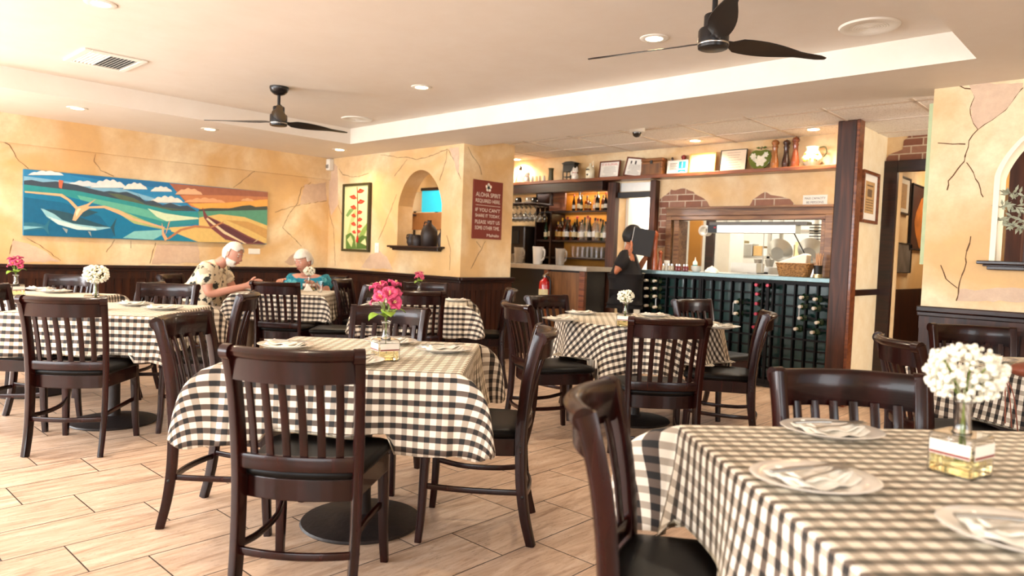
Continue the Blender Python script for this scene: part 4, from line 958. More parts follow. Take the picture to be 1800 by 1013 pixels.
# ------------------------------------------------------------------ bottle vases with flowers
def rbox(mb, hx, hy, z0, z1, r, mi=0):
    prof = rrect(2*hx, 2*hy, r, 3); n = len(prof)
    lv = [(1-.5*r/hx, z0), (1, z0+r*.5), (1, z1-r*.6), (1-.6*r/hx, z1)]
    V = [(x*s, y*s, z) for s, z in lv for x, y in prof]
    F = [(j*n+i, j*n+(i+1)%n, (j+1)*n+(i+1)%n, (j+1)*n+i) for j in range(3) for i in range(n)]+[tuple(range(n))[::-1], tuple(3*n+i for i in range(n))]
    mb.add(V, F, mi, True)
LABELW = plain('paper_label', '#f0e8da', .6, var=.03); STRIPE = plain('maroon_stripe', '#8d3a32', .6); BARK = plain('grey_print', '#6f655c', .7)
def vase(px, py, rz, kind, label, sc_=1.0, seed=1, fs=1.0, lean=0):
    p = on_z(px, py, TZ); t = thing('flower_vase', label, 'flower vase', (p.x, p.y, TZ), rz, 'square bottle vases of flowers'); rd = random.Random(seed)
    hx, hb, hn = .047*sc_, .088*sc_, .075*sc_
    mb = MB(); rbox(mb, hx, hx, 0, hb, .008)
    mb.build('bottle_body', GLASS, t, solid=.003)
    mb = MB(); mb.lathe([(.022,hb-.002),(.0185,hb+.006),(.0165,hb+.02),(.0165,hb+hn-.012),(.021,hb+hn-.008),(.021,hb+hn)], 20); mb.f.pop(); mb.mi.pop(); mb.sm.pop(); mb.f.pop(); mb.mi.pop(); mb.sm.pop()
    mb.build('bottle_neck', GLASS, t, solid=.002)
    mb = MB(); rbox(mb, hx-.0045, hx-.0045, .005, hb*.52, .005); mb.build('water', WATER, t)
    h = hx+.0008; mb = MB()
    mb.box(-h*.86,h*.86,-h,-h+.0004,hb*.48,hb*.83); mb.box(h-.0004,h,-h*.86,h*.86,hb*.48,hb*.83); lb = mb.build('bottle_label', LABELW, t)
    h += .0005; mb = MB(); mb.box(-h*.84,h*.84,-h,-h+.0003,hb*.50,hb*.56); mb.box(h-.0003,h,-h*.84,h*.84,hb*.50,hb*.56); mb.build('label_stripe', STRIPE, lb)
    top = hb+hn
    if kind == 'w':
        C0 = Vector((lean, 0, top+.045*fs)); mb = MB(); bl = MB(); R0 = .078*fs
        tips = []
        for i in range(int(210*fs*fs)+40):
            while True:
                v = Vector((rd.uniform(-1,1), rd.uniform(-1,1), rd.uniform(-.75,.8)))
                if v.length < 1: break
            v = v*(.55+.45*v.length)/max(v.length, .3) if v.length > .3 else v
            q = C0+Vector((v.x*R0*.84, v.y*R0*.84, v.z*R0*.70)); tips.append(q)
            bl.sphere(q, rd.uniform(.004,.0078)*(.75+.25*fs), 6, 4)
        for i in range(16):
            q = rd.choice(tips); mb.tube([(rd.uniform(-.01,.01), rd.uniform(-.01,.01), .03), (0,0,top-.01), C0*.5+Vector((q.x, q.y, q.z))*.5+Vector((0,0,-.02)), q], .0011, 5)
        mb.build('stems', GREENST, t); bl.build('blossom_cluster', PETALW, t)
    else:
        C0 = Vector((lean, 0, top+.085*fs)); mb = MB()
        heads = [(-.040,0,.012),(.0,-.02,.028),(.030,.012,.008),(-.02,.025,-.004),(.055,0,-.018),(-.012,-.028,-.015),(.008,.02,.036),(-.028,-.02,.026),(.022,-.026,-.006),(.045,-.01,.006)]
        for k, hv in enumerate(heads):
            q = C0+Vector(hv)*fs; ax = (Vector(hv)+Vector((0,0,.035))).normalized(); u1 = ax.orthogonal().normalized(); u2 = ax.cross(u1); fl = MB()
            for j in range(6):
                a = 2*PI*j/6+rd.random()*.3; d = u1*math.cos(a)+u2*math.sin(a); s = ax.cross(d); L_ = .026*fs*rd.uniform(.85,1.1); W_ = .0135*fs*(1.2 if j % 2 else .95)
                rows = [(0,.25,0),(.35,1,.012),(.7,1.05,.020),(1,.5,.018),(1.12,.05,.012)]; V = []
                for (rr, ww, zz) in rows:
                    for c_ in (-1, 0, 1): V.append(q+d*(L_*rr)+s*(W_*ww*c_)+ax*((zz-.006*(1-abs(c_)))*fs+rd.uniform(-.0015,.0015)))
                F = [(i*3+c_, i*3+c_+1, (i+1)*3+c_+1, (i+1)*3+c_) for i in range(4) for c_ in range(2)]
                fl.add(V, F, 0, True)
            for j in range(5): fl.tube([q, q+ax*.024*fs+u1*rd.uniform(-.006,.006)+u2*rd.uniform(-.006,.006)], .0007, 4, 1)
            o = fl.build('pink_blossom', [PETALP, plain('stamen', '#e8c98a', .5)], t, recalc=False); s_ = o.modifiers.new('solid', 'SOLIDIFY'); s_.thickness = .0008
            mb.tube([(0,0,.03),(0,0,top-.01),tuple(C0*.45+q*.55-Vector((0,0,.03))),tuple(q)], .0018, 6)
        mb.build('stems', GREENST, t)
        for a, L_, dz in ((2.7,.115,-.006),(-.25,.105,-.003),(1.2,.06,.0),(-1.2,.075,-.01)):
            lf = MB(); d = Vector((math.cos(a), math.sin(a), 0)); s = Vector((-d.y, d.x, 0)); b0 = Vector((0,0,top+.012)); V = []
            for i in range(8):
                u = i/7; wv = .024*math.sin(PI*u)**.7*fs; c_ = b0+d*(.008+L_*u*fs)+Vector((0,0,.03*math.sin(PI*u*.8)*fs+dz*u*3))
                for k in (-1, 0, 1): V.append(c_+s*wv*k+Vector((0,0,.004*abs(k))))
            F = [(i*3+c_, i*3+c_+1, (i+1)*3+c_+1, (i+1)*3+c_) for i in range(7) for c_ in range(2)]
            lf.add(V, F, 0, True); o = lf.build('leaf', LEAF, t, recalc=False); s_ = o.modifiers.new('solid', 'SOLIDIFY'); s_.thickness = .0008
vase(677, 633, D(-15), 'p', 'square bottle vase with bright pink flowers and green leaves on the front table', 1.0, 3, 1.18)
vase(1686, 832, D(-15), 'w', 'square bottle vase with a big bunch of tiny white flowers on the nearest table', 1.05, 4, 1.25)
vase(1098, 574, D(20), 'w', 'square bottle vase with small white flowers on the round table', 1.0, 5, .85)
vase(736, 525, D(-10), 'p', 'square bottle vase with a single pink bloom on the table before the pillar', .9, 6, .8)
vase(168, 545, D(10), 'w', 'square bottle vase with thick white flowers on the left table', 1.1, 7, 1.15)
vase(28, 520, D(10), 'p', 'square bottle vase with magenta flowers on the far left table', 1.0, 8, 1.0)
vase(543, 511, D(10), 'w', "square bottle vase with cream flowers on the couple's table", 1.0, 9, .9)

# brown leather pouch with hanging cord on the right-hand table
LEA = plain('reddish_leather', '#8a4a34', .45, var=.15)
p = on_z(1800, 652, TZ+.03); t = thing('leather_pouch', 'reddish brown leather pouch at the edge of the right-hand table', 'pouch', (p.x, p.y, TZ), D(48))
mb = MB(); mb.sphere((.03,0,.034), .075, 18, 10, 0, (1.3,.75,.45)); mb.build('bag', LEA, t)
cp = Vector((p.x, p.y, TZ)); q = [on_z(1772,640,TZ+.01)]
M_ = Matrix.Translation(cp) @ Matrix.Rotation(D(48), 4, 'Z'); Mi = M_.inverted()
e0 = on_z(1757, 655, TZ+.006); cs, sn = math.cos(D(48)), math.sin(D(48)); out_ = Vector((sn, -cs, 0))
for k, (dx, L_) in enumerate(((0,.22),(.02,.25),(-.02,.2))):
    a = Vector((e0.x, e0.y, TZ+.008)); b = a+out_*.03; b.z -= .012
    mb = MB(); mb.tube([tuple(Mi@w_) for w_ in crom([cp+Vector((0,0,.02)), a, b, b+out_*.035+Vector((dx*cs, dx*sn, -.08)), b+out_*.06+Vector((dx*cs*1.6, dx*sn*1.6, -L_))], 5)], .0026, 6); mb.build('cord', LEA, t)

# items on the couple's table
def cup(px, py, label, r=.04, h=.06, name='cup', mat=PORC, hd=True, cat='cup', z=TZ, group=None, yy=None):
    p = on_z(px, py, z) if yy is None else on_y(px, py, yy)
    if name in ('cup', 'tumbler'): p = Vector((*LD((px-900)/FPX*7.2, 7.2), z))
    zz = z if yy is None else p.z
    t = thing(name, label, cat, (p.x, p.y, zz), D(40), group); mb = MB(); mb.lathe([(r*.6,0),(r*.62,.003),(r*.9,h*.4),(r,h),(r*.93,h),(r*.82,h*.4),(r*.5,.006),(.001,.005)], 24); mb.build('bowl', mat, t, sharp=50)
    if hd:
        mb = MB(); mb.tube([(r*.9+.018*math.sin(a)*1.3, 0, h*.5+.018*math.cos(a)) for a in [PI*i/8 for i in range(9)]], .004, 8); mb.build('handle', mat, t)
    return t
G = "things on the couple's table"
cup(467, 507, "white cup on the couple's table nearest the man's hand", .035, .055)
cup(562, 507, "clear tumbler on the couple's table before the woman in teal", .035, .11, 'tumbler', GLASS, False, 'glass')
t = thing('sugar_caddy', "small rectangular caddy of sugar packets on the couple's table", 'caddy', (*LD(-2.35, 7.27), TZ), D(42))
mb = MB(); mb.box(-.055,.055,-.035,.035,0,.003); mb.box(-.055,.055,-.037,-.035,0,.05); mb.box(-.055,.055,.035,.037,0,.05); mb.box(-.055,-.053,-.035,.035,0,.05); mb.box(.053,.055,-.035,.035,0,.05); mb.build('tray', PORC, t)
mb = MB()
for k in range(8): mb.box(-.048+.012*k,-.048+.012*k+.004,-.028,.028,.004,.065)
mb.build('packets', LABELW, t)
for k, (px, py) in enumerate(((514,497),(538-10,496))):
    p = Vector((*LD((-2.22,-2.09)[k], 7.3), TZ)); mb = MB(); mb.prism([(-.05,0,0),(.05,0,0),(.0,.012,.075)], (0,.03,0)); o = mb.build('folded_napkin', LINEN, bevel=.003); o.location = (p.x, p.y, TZ); o.rotation_euler = (0,0,D(30+40*k)); tag(o, ("tent-folded white napkin left of the woman's hand", "tent-folded white napkin right of the woman's hand")[k], 'napkin', "folded napkins on the couple's table")
for k, (px, py, wh) in enumerate(((480,503,"before the man"),(527,505,"before the woman"))):
    p = Vector((*LD((-2.52,-2.22)[k], (7.0,7.05)[k]), TZ)); put(PL0, (p.x, p.y, TZ), .6, "white plate "+wh+" on the couple's table", "plates on the couple's table")

# ------------------------------------------------------------------ bar, shelves and wine rack
t = thing('bar_counter', 'bar counter with pale metal edge and wooden end panel beside the pillar', 'bar', (-6.2, 6.6, 0))
def lb(mb, x0, x1, y0, y1, z0, z1): mb.box(x0+6.2, x1+6.2, y0-6.6, y1-6.6, z0, z1)
mb = MB(); lb(mb, -7.6,-4.86,6.44,6.95,1.052,1.105); mb.build('worktop', plain('pale_metal_edge', '#a99f93', .35, metal=.5), t, bevel=.004)
mb = MB(); lb(mb, -7.6,-4.93,6.52,6.9,0,1.05); mb.build('cabinet', DARK, t)
mb = MB(); lb(mb, -5.50,-4.93,6.495,6.52,0,1.03); mb.build('wood_panel', PINE, t)
mb = MB(); lb(mb, -4.99,-4.915,6.48,6.53,0,1.05); lb(mb, -5.52,-5.46,6.48,6.53,0,1.05); mb.build('panel_post', SHELFW, t, bevel=.003)
# fire extinguisher
RED = plain('extinguisher_red', '#b3161a', .25, coat=.6)
p = on_y(957, 505, 6.42); t = thing('fire_extinguisher', 'red fire extinguisher on the front of the bar', 'fire extinguisher', (p.x, 6.42, .60))
mb = MB(); mb.lathe([(.03,0),(.062,.006),(.066,.02),(.066,.27),(.058,.31),(.035,.335),(.02,.345),(.02,.36)], 28); mb.build('cylinder', RED, t)
mb = MB(); V = []; n = 16
for z in (.08,.22):
    for i in range(n+1): a = -PI*.95+PI*.9*i/n; V.append((.0668*math.cos(a), .0668*math.sin(a), z))
mb.add(V, [(i, i+1, n+2+i, n+1+i) for i in range(n)], 0, True); mb.build('instruction_label', plain('label_cream', '#e6d8a8', .5, var=.25, scale=50), t, recalc=False)
mb = MB(); mb.box(-.018,.018,-.018,.018,.36,.385); mb.build('valve', CHROME, t, bevel=.003)
mb = MB(); mb.hexa([(-.01,-.012,.385),(.01,-.012,.385),(.01,.012,.385),(-.01,.012,.385),(.06,-.012,.425),(.065,-.012,.415),(.065,.012,.415),(.06,.012,.425)]); mb.build('lever', CHROME, t)
mb = MB(); mb.tube(crom([(.02,0,.37),(.075,0,.35),(.09,.0,.25),(.082,0,.12)], 5), .009, 8); mb.build('hose', BLACK, t)
mb = MB(); mb.box(-.03,.03,.06,.10,.15,.30); mb.build('bracket', BLACK, t)
# pitchers
def pitcher(px, py, mat, label, w_=.058, h=.20):
    p = on_y(px, py, 6.55); t = thing('pitcher', label, 'pitcher', (p.x, 6.55, 1.1055), D(-10), 'pitchers on the bar')
    mb = MB(); mb.lathe([(.001,.004),(w_*.80,0),(w_*.84,.004),(w_,h*.85),(w_*1.05,h),(w_*.99,h),(w_*.94,h*.85),(w_*.76,.01),(.001,.008)], 16, sx=1.15, sy=.9); mb.build('jug', mat, t, sharp=28)
    mb = MB(); mb.tube(crom([(w_*1.08,0,h*.86),(w_*1.8,0,h*.84),(w_*1.95,0,h*.6),(w_*1.6,0,h*.3),(w_*.95,0,h*.24)], 5), .010, 8); mb.build('handle', mat, t)
    mb = MB(); mb.prism([(-w_*1.0,-.02,h*.85),(-w_*1.5,0,h*1.02),(-w_*1.0,.02,h*.85),(-w_*.9,0,h*.7)], (0,0,.006)); mb.build('spout', mat, t)
FROST = plain('frosted_plastic', '#e9e1d6', .35, trans=.35); CLR = plain('clear_ribbed_plastic', '#e8ddcf', .12, trans=.8)
pitcher(911, 463, CLR, 'clear ribbed pitcher on the bar nearest the pillar'); pitcher(945, 464, FROST, 'frosted white pitcher in the middle of the three on the bar', .065, .215); pitcher(984, 466, CLR, 'clear straight pitcher with white handle at the bar end')
def tumbler_grid(pts, y, z, r, h, label, group, name='drinking_glass'):
    src = None
    for i, (x, yy) in enumerate(pts):
        if src is None:
            mb = MB(); mb.lathe([(.001,.004),(r*.8,0),(r*.82,.003),(r,h),(r*.93,h),(r*.75,.008),(.001,.007)], 12); src = mb.build(name, GLASS); src.location = (x, yy, z); tag(src, label, 'glass', group)
        else:
            o = src.copy(); COL.objects.link(o); o.location = (x, yy, z)
tumbler_grid([(-6.22+.075*i, 6.60) for i in range(4)]+[(-6.20+.075*i, 6.68) for i in range(3)], 0, 1.1055, .033, .12, 'small clear glass in the row on the bar by the pillar edge', 'glasses on the bar by the pillar')
# dark coffee machine
t = thing('coffee_machine', 'dark coffee machine with lit buttons behind the bar pitchers', 'coffee machine', (-6.62, 7.2, 0))
mb = MB(); mb.box(-.40,.30,-.2,.2,1.0,1.60); mb.build('body', plain('dark_steel', '#2c211a', .3, metal=.3), t, bevel=.02)
mb = MB(); mb.box(-.30,.20,-.215,-.2,1.36,1.54); mb.build('control_panel', BLACK, t, bevel=.004)
mb = MB()
for x in (-.06,.02): mb.sphere((x,-.216,1.44), .014, 10, 6)
mb.build('indicator_light', plain('green_white_led', '#dfffe8', .4, emit=4, var=0), t)
mb = MB(); mb.box(-.34,.24,-.21,-.17,1.0,1.04); mb.build('drip_tray', STEEL, t); mb = MB(); mb.box(-.40,.30,-.2,.2,0,.999); mb.build('machine_stand', DARK, t)
# long top shelf
t = thing('wall_shelf', 'long wooden shelf running along the wall above the bar and kitchen window', 'shelf', (-5.0, 6.95, 2.14))
mb = MB(); mb.box(-2.9,2.785,-.10,.098,-.02,.018); mb.build('shelf_board', SHELFW, t, bevel=.004)
mb = MB(); mb.box(-2.9,.0,-.085,.098,-.13,-.0205); mb.build('valance', CAPW, t, bevel=.003)
SHZ = 2.1585; SY = 6.93
# back bar unit
t = thing('back_bar_unit', 'back bar shelving with bottles behind the counter', 'shelving unit', (-5.9, 7.3, 0))
def l2(mb, x0, x1, y0, y1, z0, z1): mb.box(x0+5.9, x1+5.9, y0-7.3, y1-7.3, z0, z1)
mb = MB(); l2(mb, -6.28,-5.005,7.43,7.455,0,2.05); mb.build('back_panel', plain('amber_back_panel', '#b87a28', .5, var=.2, scale=3), t)
mb = MB(); l2(mb, -5.2,-5.006,7.425,7.43,1.43,1.80); mb.build('green_panel', plain('green_back_panel', '#6fae82', .5), t)
for z in (1.80, 1.425, 1.205): mb = MB(); l2(mb, -6.28,-5.005,7.17,7.43,z-.025,z); mb.build('shelf_board', CAPW, t, bevel=.002)
mb = MB(); l2(mb, -6.28,-5.005,7.14,7.43,.0,.96); mb.build('base_cabinet', DARK, t)
for x in (-6.02,-5.03,-6.28): mb = MB(); l2(mb, x,x+.025,7.15,7.43,.96,2.05); mb.build('upright', CAPW, t)
mb = MB(); l2(mb, -6.02,-5.76,7.12,7.15,1.80,2.06); mb.build('fascia_panel', SHELFW, t)
for nm, x, z in (('shelf_fill', -5.5, 2.03), ('shelf_fill', -5.5, 1.765)):
    l = bpy.data.lights.new(nm, 'AREA'); l.shape = 'RECTANGLE'; l.size = .9; l.size_y = .03; l.energy = 1.8; l.color = (1,.72,.35); o = bpy.data.objects.new(nm, l); COL.objects.link(o); o.location = (x, 7.36, z)  # unseen strip lights added to brighten the bottle shelves
# bottles
def bottle_mesh(kind, glassm, lab, cap):
    t = thing('liquor_bottle', 'x', 'bottle'); H = .30
    prof = {'a': [(.001,.002),(.034,0),(.036,.004),(.036,.19),(.030,.215),(.014,.24),(.012,.285)], 'b': [(.001,.002),(.042,0),(.044,.004),(.044,.14),(.034,.17),(.014,.19),(.013,.25)],
            'c': [(.001,.002),(.030,0),(.032,.004),(.030,.17),(.020,.22),(.012,.26),(.012,.31)], 'd': [(.001,.002),(.040,0),(.042,.004),(.040,.11),(.046,.13),(.036,.16),(.015,.18),(.014,.23)]}[kind]
    top = prof[-1][1]; mb = MB(); mb.lathe(prof, 16); mb.build('glass_body', glassm, t)
    r = prof[2][0]+.0008; mb = MB(); mb.lathe([(r,.05),(r,.12)], 16); mb.f.pop(); mb.mi.pop(); mb.sm.pop(); mb.f.pop(); mb.mi.pop(); mb.sm.pop(); mb.build('bottle_label', lab, t)
    mb = MB(); mb.lathe([(.015,top-.022),(.016,top+.012),(.014,top+.016),(.001,top+.016)], 12); mb.build('cap', cap, t); return t
def gm(n, c): return plain(n, c, .06, trans=.85, var=.02)
GA = gm('amber_bottle_glass', '#8a4a12'); GD = plain('dark_bottle_glass', '#150f0c', .08, coat=.5); GG = plain('green_bottle_glass', '#16301c', .08, coat=.5); GC = gm('clear_bottle_glass', '#e6ddd0'); GR_ = plain('brown_spirit', '#5a240e', .08, coat=.6)
LC = plain('cream_label', '#dcc9a0', .5, var=.2, scale=40); LY_ = plain('gold_label', '#b98a35', .4, var=.2); LW_ = plain('white_label', '#e6e0d6', .5, var=.1); CB = plain('black_cap', '#120d0c', .4); CGd = plain('gold_cap', '#a5812f', .35, metal=.6); CRd = plain('red_cap', '#8c1f22', .35)
protos = [bottle_mesh('a', GR_, LC, CB), bottle_mesh('b', GA, LY_, CB), bottle_mesh('c', GD, LW_, CRd), bottle_mesh('a', GC, LW_, CB), bottle_mesh('d', GR_, LY_, CGd), bottle_mesh('c', GG, LC, CB), bottle_mesh('a', GD, LC, CGd), bottle_mesh('c', GC, LC, CRd)]
names = ['brown bottle with cream label', 'squat amber bottle with gold label', 'slim dark bottle with white label and red cap', 'clear bottle with white label', 'bulbous brown bottle with gold label', 'slim green bottle', 'dark bottle with cream label and gold cap', 'slim clear bottle with red cap']
rd = random.Random(8); usedp = set()
def put_bottle(k, x, y, z, sc_, shelf):
    lab = '%s on the %s shelf behind the bar' % (names[k], shelf); src = protos[k]
    if k not in usedp: usedp.add(k); r = src; r.location = (x, y, z); r['label'] = lab; r['group'] = 'bottles behind the bar: '+names[k]+', '+shelf+' shelf'
    else: r = dup(src, (x, y, z), rd.uniform(0, 6), lab, 'bottles behind the bar: '+names[k]+', '+shelf+' shelf')
    r.scale = (sc_,)*3
seq = [2,0,5,1,4,3,6,0,2,6,1,5]
for i in range(12): put_bottle(seq[i], -5.74+.064*i*.98, 7.28+.03*(i % 2), 1.80, rd.uniform(.62,.80), 'upper')
seq = [5,0,6,4,1,0,2,4,6,0,3,7,2,3,7,5,3,2,6]
for i in range(19): put_bottle(seq[i], -6.16+.060*i, 7.24+.03*(i % 2), 1.425, rd.uniform(.78,.98), 'middle')
seq = [1,6,0,2,5,4,3,6,0]
for i in range(9): put_bottle(seq[i], -6.12+.125*i, 7.37, 1.425, rd.uniform(.9,1.05), 'middle')
tumbler_grid([(-5.70+.075*i, 7.25) for i in range(9)]+[(-5.68+.075*i, 7.34) for i in range(9)], 0, 1.205, .031, .14, 'clear glass in the rows under the bottles behind the bar', 'glasses under the back bar bottles')
# hanging stemware
def make_stem():
    t = thing('wine_glass', 'clear wine glass hanging upside down from the rack above the bar', 'wine glass', (0,0,0), 0, 'wine glasses hanging above the bar')
    mb = MB(); mb.lathe([(.033,0),(.033,-.003),(.006,-.007),(.0035,-.012),(.0035,-.085),(.010,-.093),(.030,-.115),(.038,-.145),(.036,-.175),(.031,-.195),(.0295,-.195),(.0345,-.173),(.0365,-.145),(.028,-.117),(.001,-.10)], 14); mb.build('glass', GLASS, t, sharp=60); return t
st = make_stem(); k = 0
for j in range(4):
    for i in range(9):
        loc = (-6.62+.078*i+.01*j, 6.72+.085*j, 1.838)
        if k == 0: st.location = loc
        else: dup(st, loc, 0)
        k += 1
t = thing('stemware_rack', 'dark hanging rack holding the wine glasses above the bar', 'rack', (-6.3, 6.85, 1.85))
mb = MB(); mb.box(-.45,.42,-.20,.20,.004,.024); mb.build('rack_board', CAPW, t, bevel=.003)
mb = MB()
for i in range(10): mb.box(-.43+.078*i*1.08,-.43+.078*i*1.08+.012,-.19,.19,-.012,.004)
mb.build('rack_rails', CAPW, t)
for x in (-.42,.39): mb = MB(); mb.box(x,x+.02,.14,.19,.024,.26); mb.build('rack_hanger', CAPW, t)
for k, (x, nm, lb_, mt, hh) in enumerate(((-6.55,'glass_jar','smoky glass bowl on the rack over the hanging glasses','k',.07),(-6.30,'glass_jar','dark round jar in the middle of the rack over the hanging glasses',0,.08),(-6.12,'glass_jar','clear jar at the right of the rack over the hanging glasses',1,.08),(-6.02,'glass_jar','small dark jar at the right end of the rack over the glasses',0,.075))):
    m_ = GC if mt == 'k' or mt == 1 else GD
    mb = MB(); mb.lathe([(.001,.003),(.03,0),(.045,.02),(.045,hh*.7),(.03,hh),(.027,hh),(.04,hh*.7),(.04,.022),(.001,.008)], 16); o = mb.build(nm, m_); o.location = (x, 6.83, 1.8745); tag(o, lb_, 'jar')

# wine rack
RX0, RX1, RY = -4.37, -2.225, 6.81
t = thing('wine_rack', 'low black lattice wine rack with green glass backing under the kitchen window', 'wine rack', (-3.3, 6.92, 0))
def l3(mb, x0, x1, y0, y1, z0, z1): mb.box(x0+3.3, x1+3.3, y0-6.92, y1-6.92, z0, z1)
RKM = plain('rack_black', '#0c0707', .5, spec=.2)
mb = MB(); l3(mb, RX0,RX1,RY+.17,RY+.20,.02,1.05); mb.build('back_panel', plain('dark_green_glass_panel', '#134039', .3, coat=.4, var=.25, scale=5), t)
for x in (RX0,RX1-.02): mb = MB(); l3(mb, x,x+.02,RY,RY+.2,0,1.055); mb.build('side_panel', RKM, t)
mb = MB(); l3(mb, RX0,RX0+.012,RY-.006,RY+.01,.0,1.055); mb.build('edge_strip', STEEL, t)
n = 20; pitch = (RX1-RX0)/n; mb = MB()
for i in range(1, n): x = RX0+pitch*i; l3(mb, x-.007,x+.007,RY,RY+.06,.06,1.05)
for j in range(10): z = .09+.104*j; l3(mb, RX0+.02,RX1-.02,RY+.03,RY+.045,z-.009,z+.009)
mb.build('lattice', RKM, t)
for i, x in enumerate((RX0+.01,-3.66,-2.93,RX1-.04)): mb = MB(); l3(mb, x,x+.03,RY-.008,RY+.02,.04,1.055); mb.build('door_stile', RKM, t, bevel=.002)
mb = MB(); l3(mb, RX0,RX1,RY-.006,RY+.02,.03,.08); l3(mb, RX0,RX1,RY-.006,RY+.01,.50,.515); l3(mb, RX0,RX1,RY-.006,RY+.02,1.03,1.055); mb.build('rails', RKM, t)
mb = MB(); l3(mb, RX0,RX1,RY+.02,RY+.2,0,.03); mb.build('plinth', DARK, t)
for px, y0, y1 in ((1289,532,553),(1405,540,558),(1153,525,540)):
    a = on_y(px, y0, RY-.03); b = on_y(px, y1, RY-.03); mb = MB(); mb.tube([(a.x+3.3, RY-6.92, a.z),(a.x+3.3, RY-.03-6.92, a.z),(a.x+3.3, RY-.03-6.92, b.z),(a.x+3.3, RY-6.92, b.z)], .006, 8); mb.build('door_handle', CHROME, t)
t = thing('rack_worktop', 'grey-green metal worktop on the wine rack under the kitchen window', 'worktop', (-3.3, 6.95, 1.0585))
mb = MB(); mb.box(-1.085,1.08,-.185,.098,.0,.042); mb.build('slab', ZINC, t, bevel=.004)
CTZ = 1.1008
mb = MB()
for i in range(18): mb.sphere((-1.02+.12*i,-.1865,.006), .0045, 6, 4)
mb.build('rivets', CHROME, t)
def wine_bottle(px, py, cap, label, group, out=.03):
    p = on_y(px, py, RY-.03); t = thing('wine_bottle', label, 'wine bottle', (p.x, RY, p.z), 0, group)
    mb = MB(); mb.lathe([(.001,0),(.036,.0),(.037,.01),(.037,.10),(.015,.125),(.0135,.165)], 14); mb.xf(Matrix.Translation((0,.16-out,0)) @ Matrix.Rotation(PI/2, 4, 'X')); mb.build('glass_body', GG, t)
    mb = MB(); mb.lathe([(.0145,.155),(.016,.205),(.0155,.208),(.001,.208)], 14); mb.xf(Matrix.Translation((0,.16-out,0)) @ Matrix.Rotation(PI/2, 4, 'X')); mb.build('capsule', cap, t)
CW = plain('ivory_capsule', '#d9cfbd', .4); CR = plain('red_capsule', '#a0283a', .3, metal=.3)
for px, py in ((1138,493),(1138,507),(1138,521),(1138,537),(1153,494),(1153,507),(1153,521),(1153,540)): wine_bottle(px, py, CW, 'wine bottle with ivory capsule in the leftmost columns of the rack', 'ivory-capped bottles at the left of the wine rack')
for px, py in ((1296,531),(1295,551)): wine_bottle(px, py, CW, 'wine bottle with ivory capsule beside the middle handle of the rack', 'ivory-capped bottles by the middle rack handle')
for px, py in ((1412,523),(1410,539),(1409,559),(1402,578),(1436,526),(1434,542),(1439,567),(1431,584)): wine_bottle(px, py, CW, 'wine bottle with ivory capsule at the right end of the rack', 'ivory-capped bottles at the right of the wine rack', .05)
for px, py in ((1330,501),(1331,517),(1330,534),(1329,552),(1325,575),(1350,502)): wine_bottle(px, py, CR, 'wine bottle with red capsule in the middle of the rack', 'red-capped bottles in the wine rack', .0)

# kitchen window frame
GRW = wood('greyed_frame_wood', '#553524', '#86603f', .5, coat=.1, axis='X')
mb = MB(); mb.box(-4.195,-2.40,6.985,7.05,1.705,1.79); mb.box(-4.20,-2.395,6.97,7.05,1.775,1.80); mb.box(-4.17,-2.43,6.99,7.12,1.66,1.705); struct(mb.build('trim_window_head', GRW, bevel=.004))
mb = MB(); mb.box(-4.195,-4.13,6.985,7.05,1.101,1.705); mb.box(-4.10,-4.04,7.0,7.2,1.101,1.66); struct(mb.build('trim_window_jamb', GRW, bevel=.004))
mb = MB(); mb.box(-2.47,-2.40,6.985,7.05,1.101,1.705); mb.box(-2.51,-2.46,7.0,7.2,1.101,1.66); struct(mb.build('trim_window_jamb', GRW, bevel=.004))
mb = MB(); mb.box(-4.04,-2.51,7.05,7.5,1.06,1.10); struct(mb.build('trim_window_sill', STEEL))
# capacity notice
a = on_y(1412,343.5,7.05); b = on_y(1454,361,7.05); t = thing('capacity_notice', 'small white printed capacity notice above the kitchen window', 'sign', ((a.x+b.x)/2, 7.05, (a.z+b.z)/2)); hw = (b.x-a.x)/2; hh = (a.z-b.z)/2
mb = MB(); mb.box(-hw,hw,-.003,-.0008,-hh,hh); mb.build('paper', WHITE, t)
INK = plain('black_ink', '#3a3430', .6, var=0)
textmesh('MAX CAPACITY', INK, (0,-.0034,hh*.38), (1,0,0), (0,0,1), hw*1.7, hh*.42, t); textmesh('80 PERSONS', INK, (0,-.0034,-hh*.38), (1,0,0), (0,0,1), hw*1.4, hh*.42, t)
# things on the rack worktop
COP = plain('copper_stained_wood', '#9c4a22', .3, coat=.5, var=.2)
def mill(px, py, y, z, H, mat, label, group=None, r=None):
    p = on_y(px, py, y); r = r or H*.115; t = thing('pepper_mill', label, 'pepper mill', (p.x, y, z), 0, group)
    mb = MB(); mb.lathe([(.001,0),(r,0),(r,H*.03),(r*.94,H*.05),(r,H*.08),(r*.94,H*.11),(r,H*.15),(r*.98,H*.2),(r*.62,H*.5),(r*.58,H*.66),(r*.75,H*.74),(r*.72,H*.76)], 22); mb.build('body', mat, t, sharp=45)
    mb = MB(); mb.lathe([(r*.5,H*.76),(r*.62,H*.77),(r*.60,H*.80),(r*.85,H*.85),(r*.88,H*.90),(r*.65,H*.96),(r*.2,H*.985),(r*.12,H*1.0),(.001,H*1.0)], 22); mb.build('turning_head', mat, t, sharp=45)
mill(1150, 472, 6.86, CTZ, .44, COP, 'very tall copper-brown pepper mill at the left end of the rack worktop', 'pepper mills on the rack worktop', .034)
mill(1160, 472, 6.90, CTZ, .22, COP, 'short copper-brown pepper mill beside the very tall one', 'pepper mills on the rack worktop', .028)
JR = plain('red_sauce_jar', '#6f1f22', .15, coat=.5); JC = plain('clear_shaker', '#e9dcc6', .1, trans=.6)
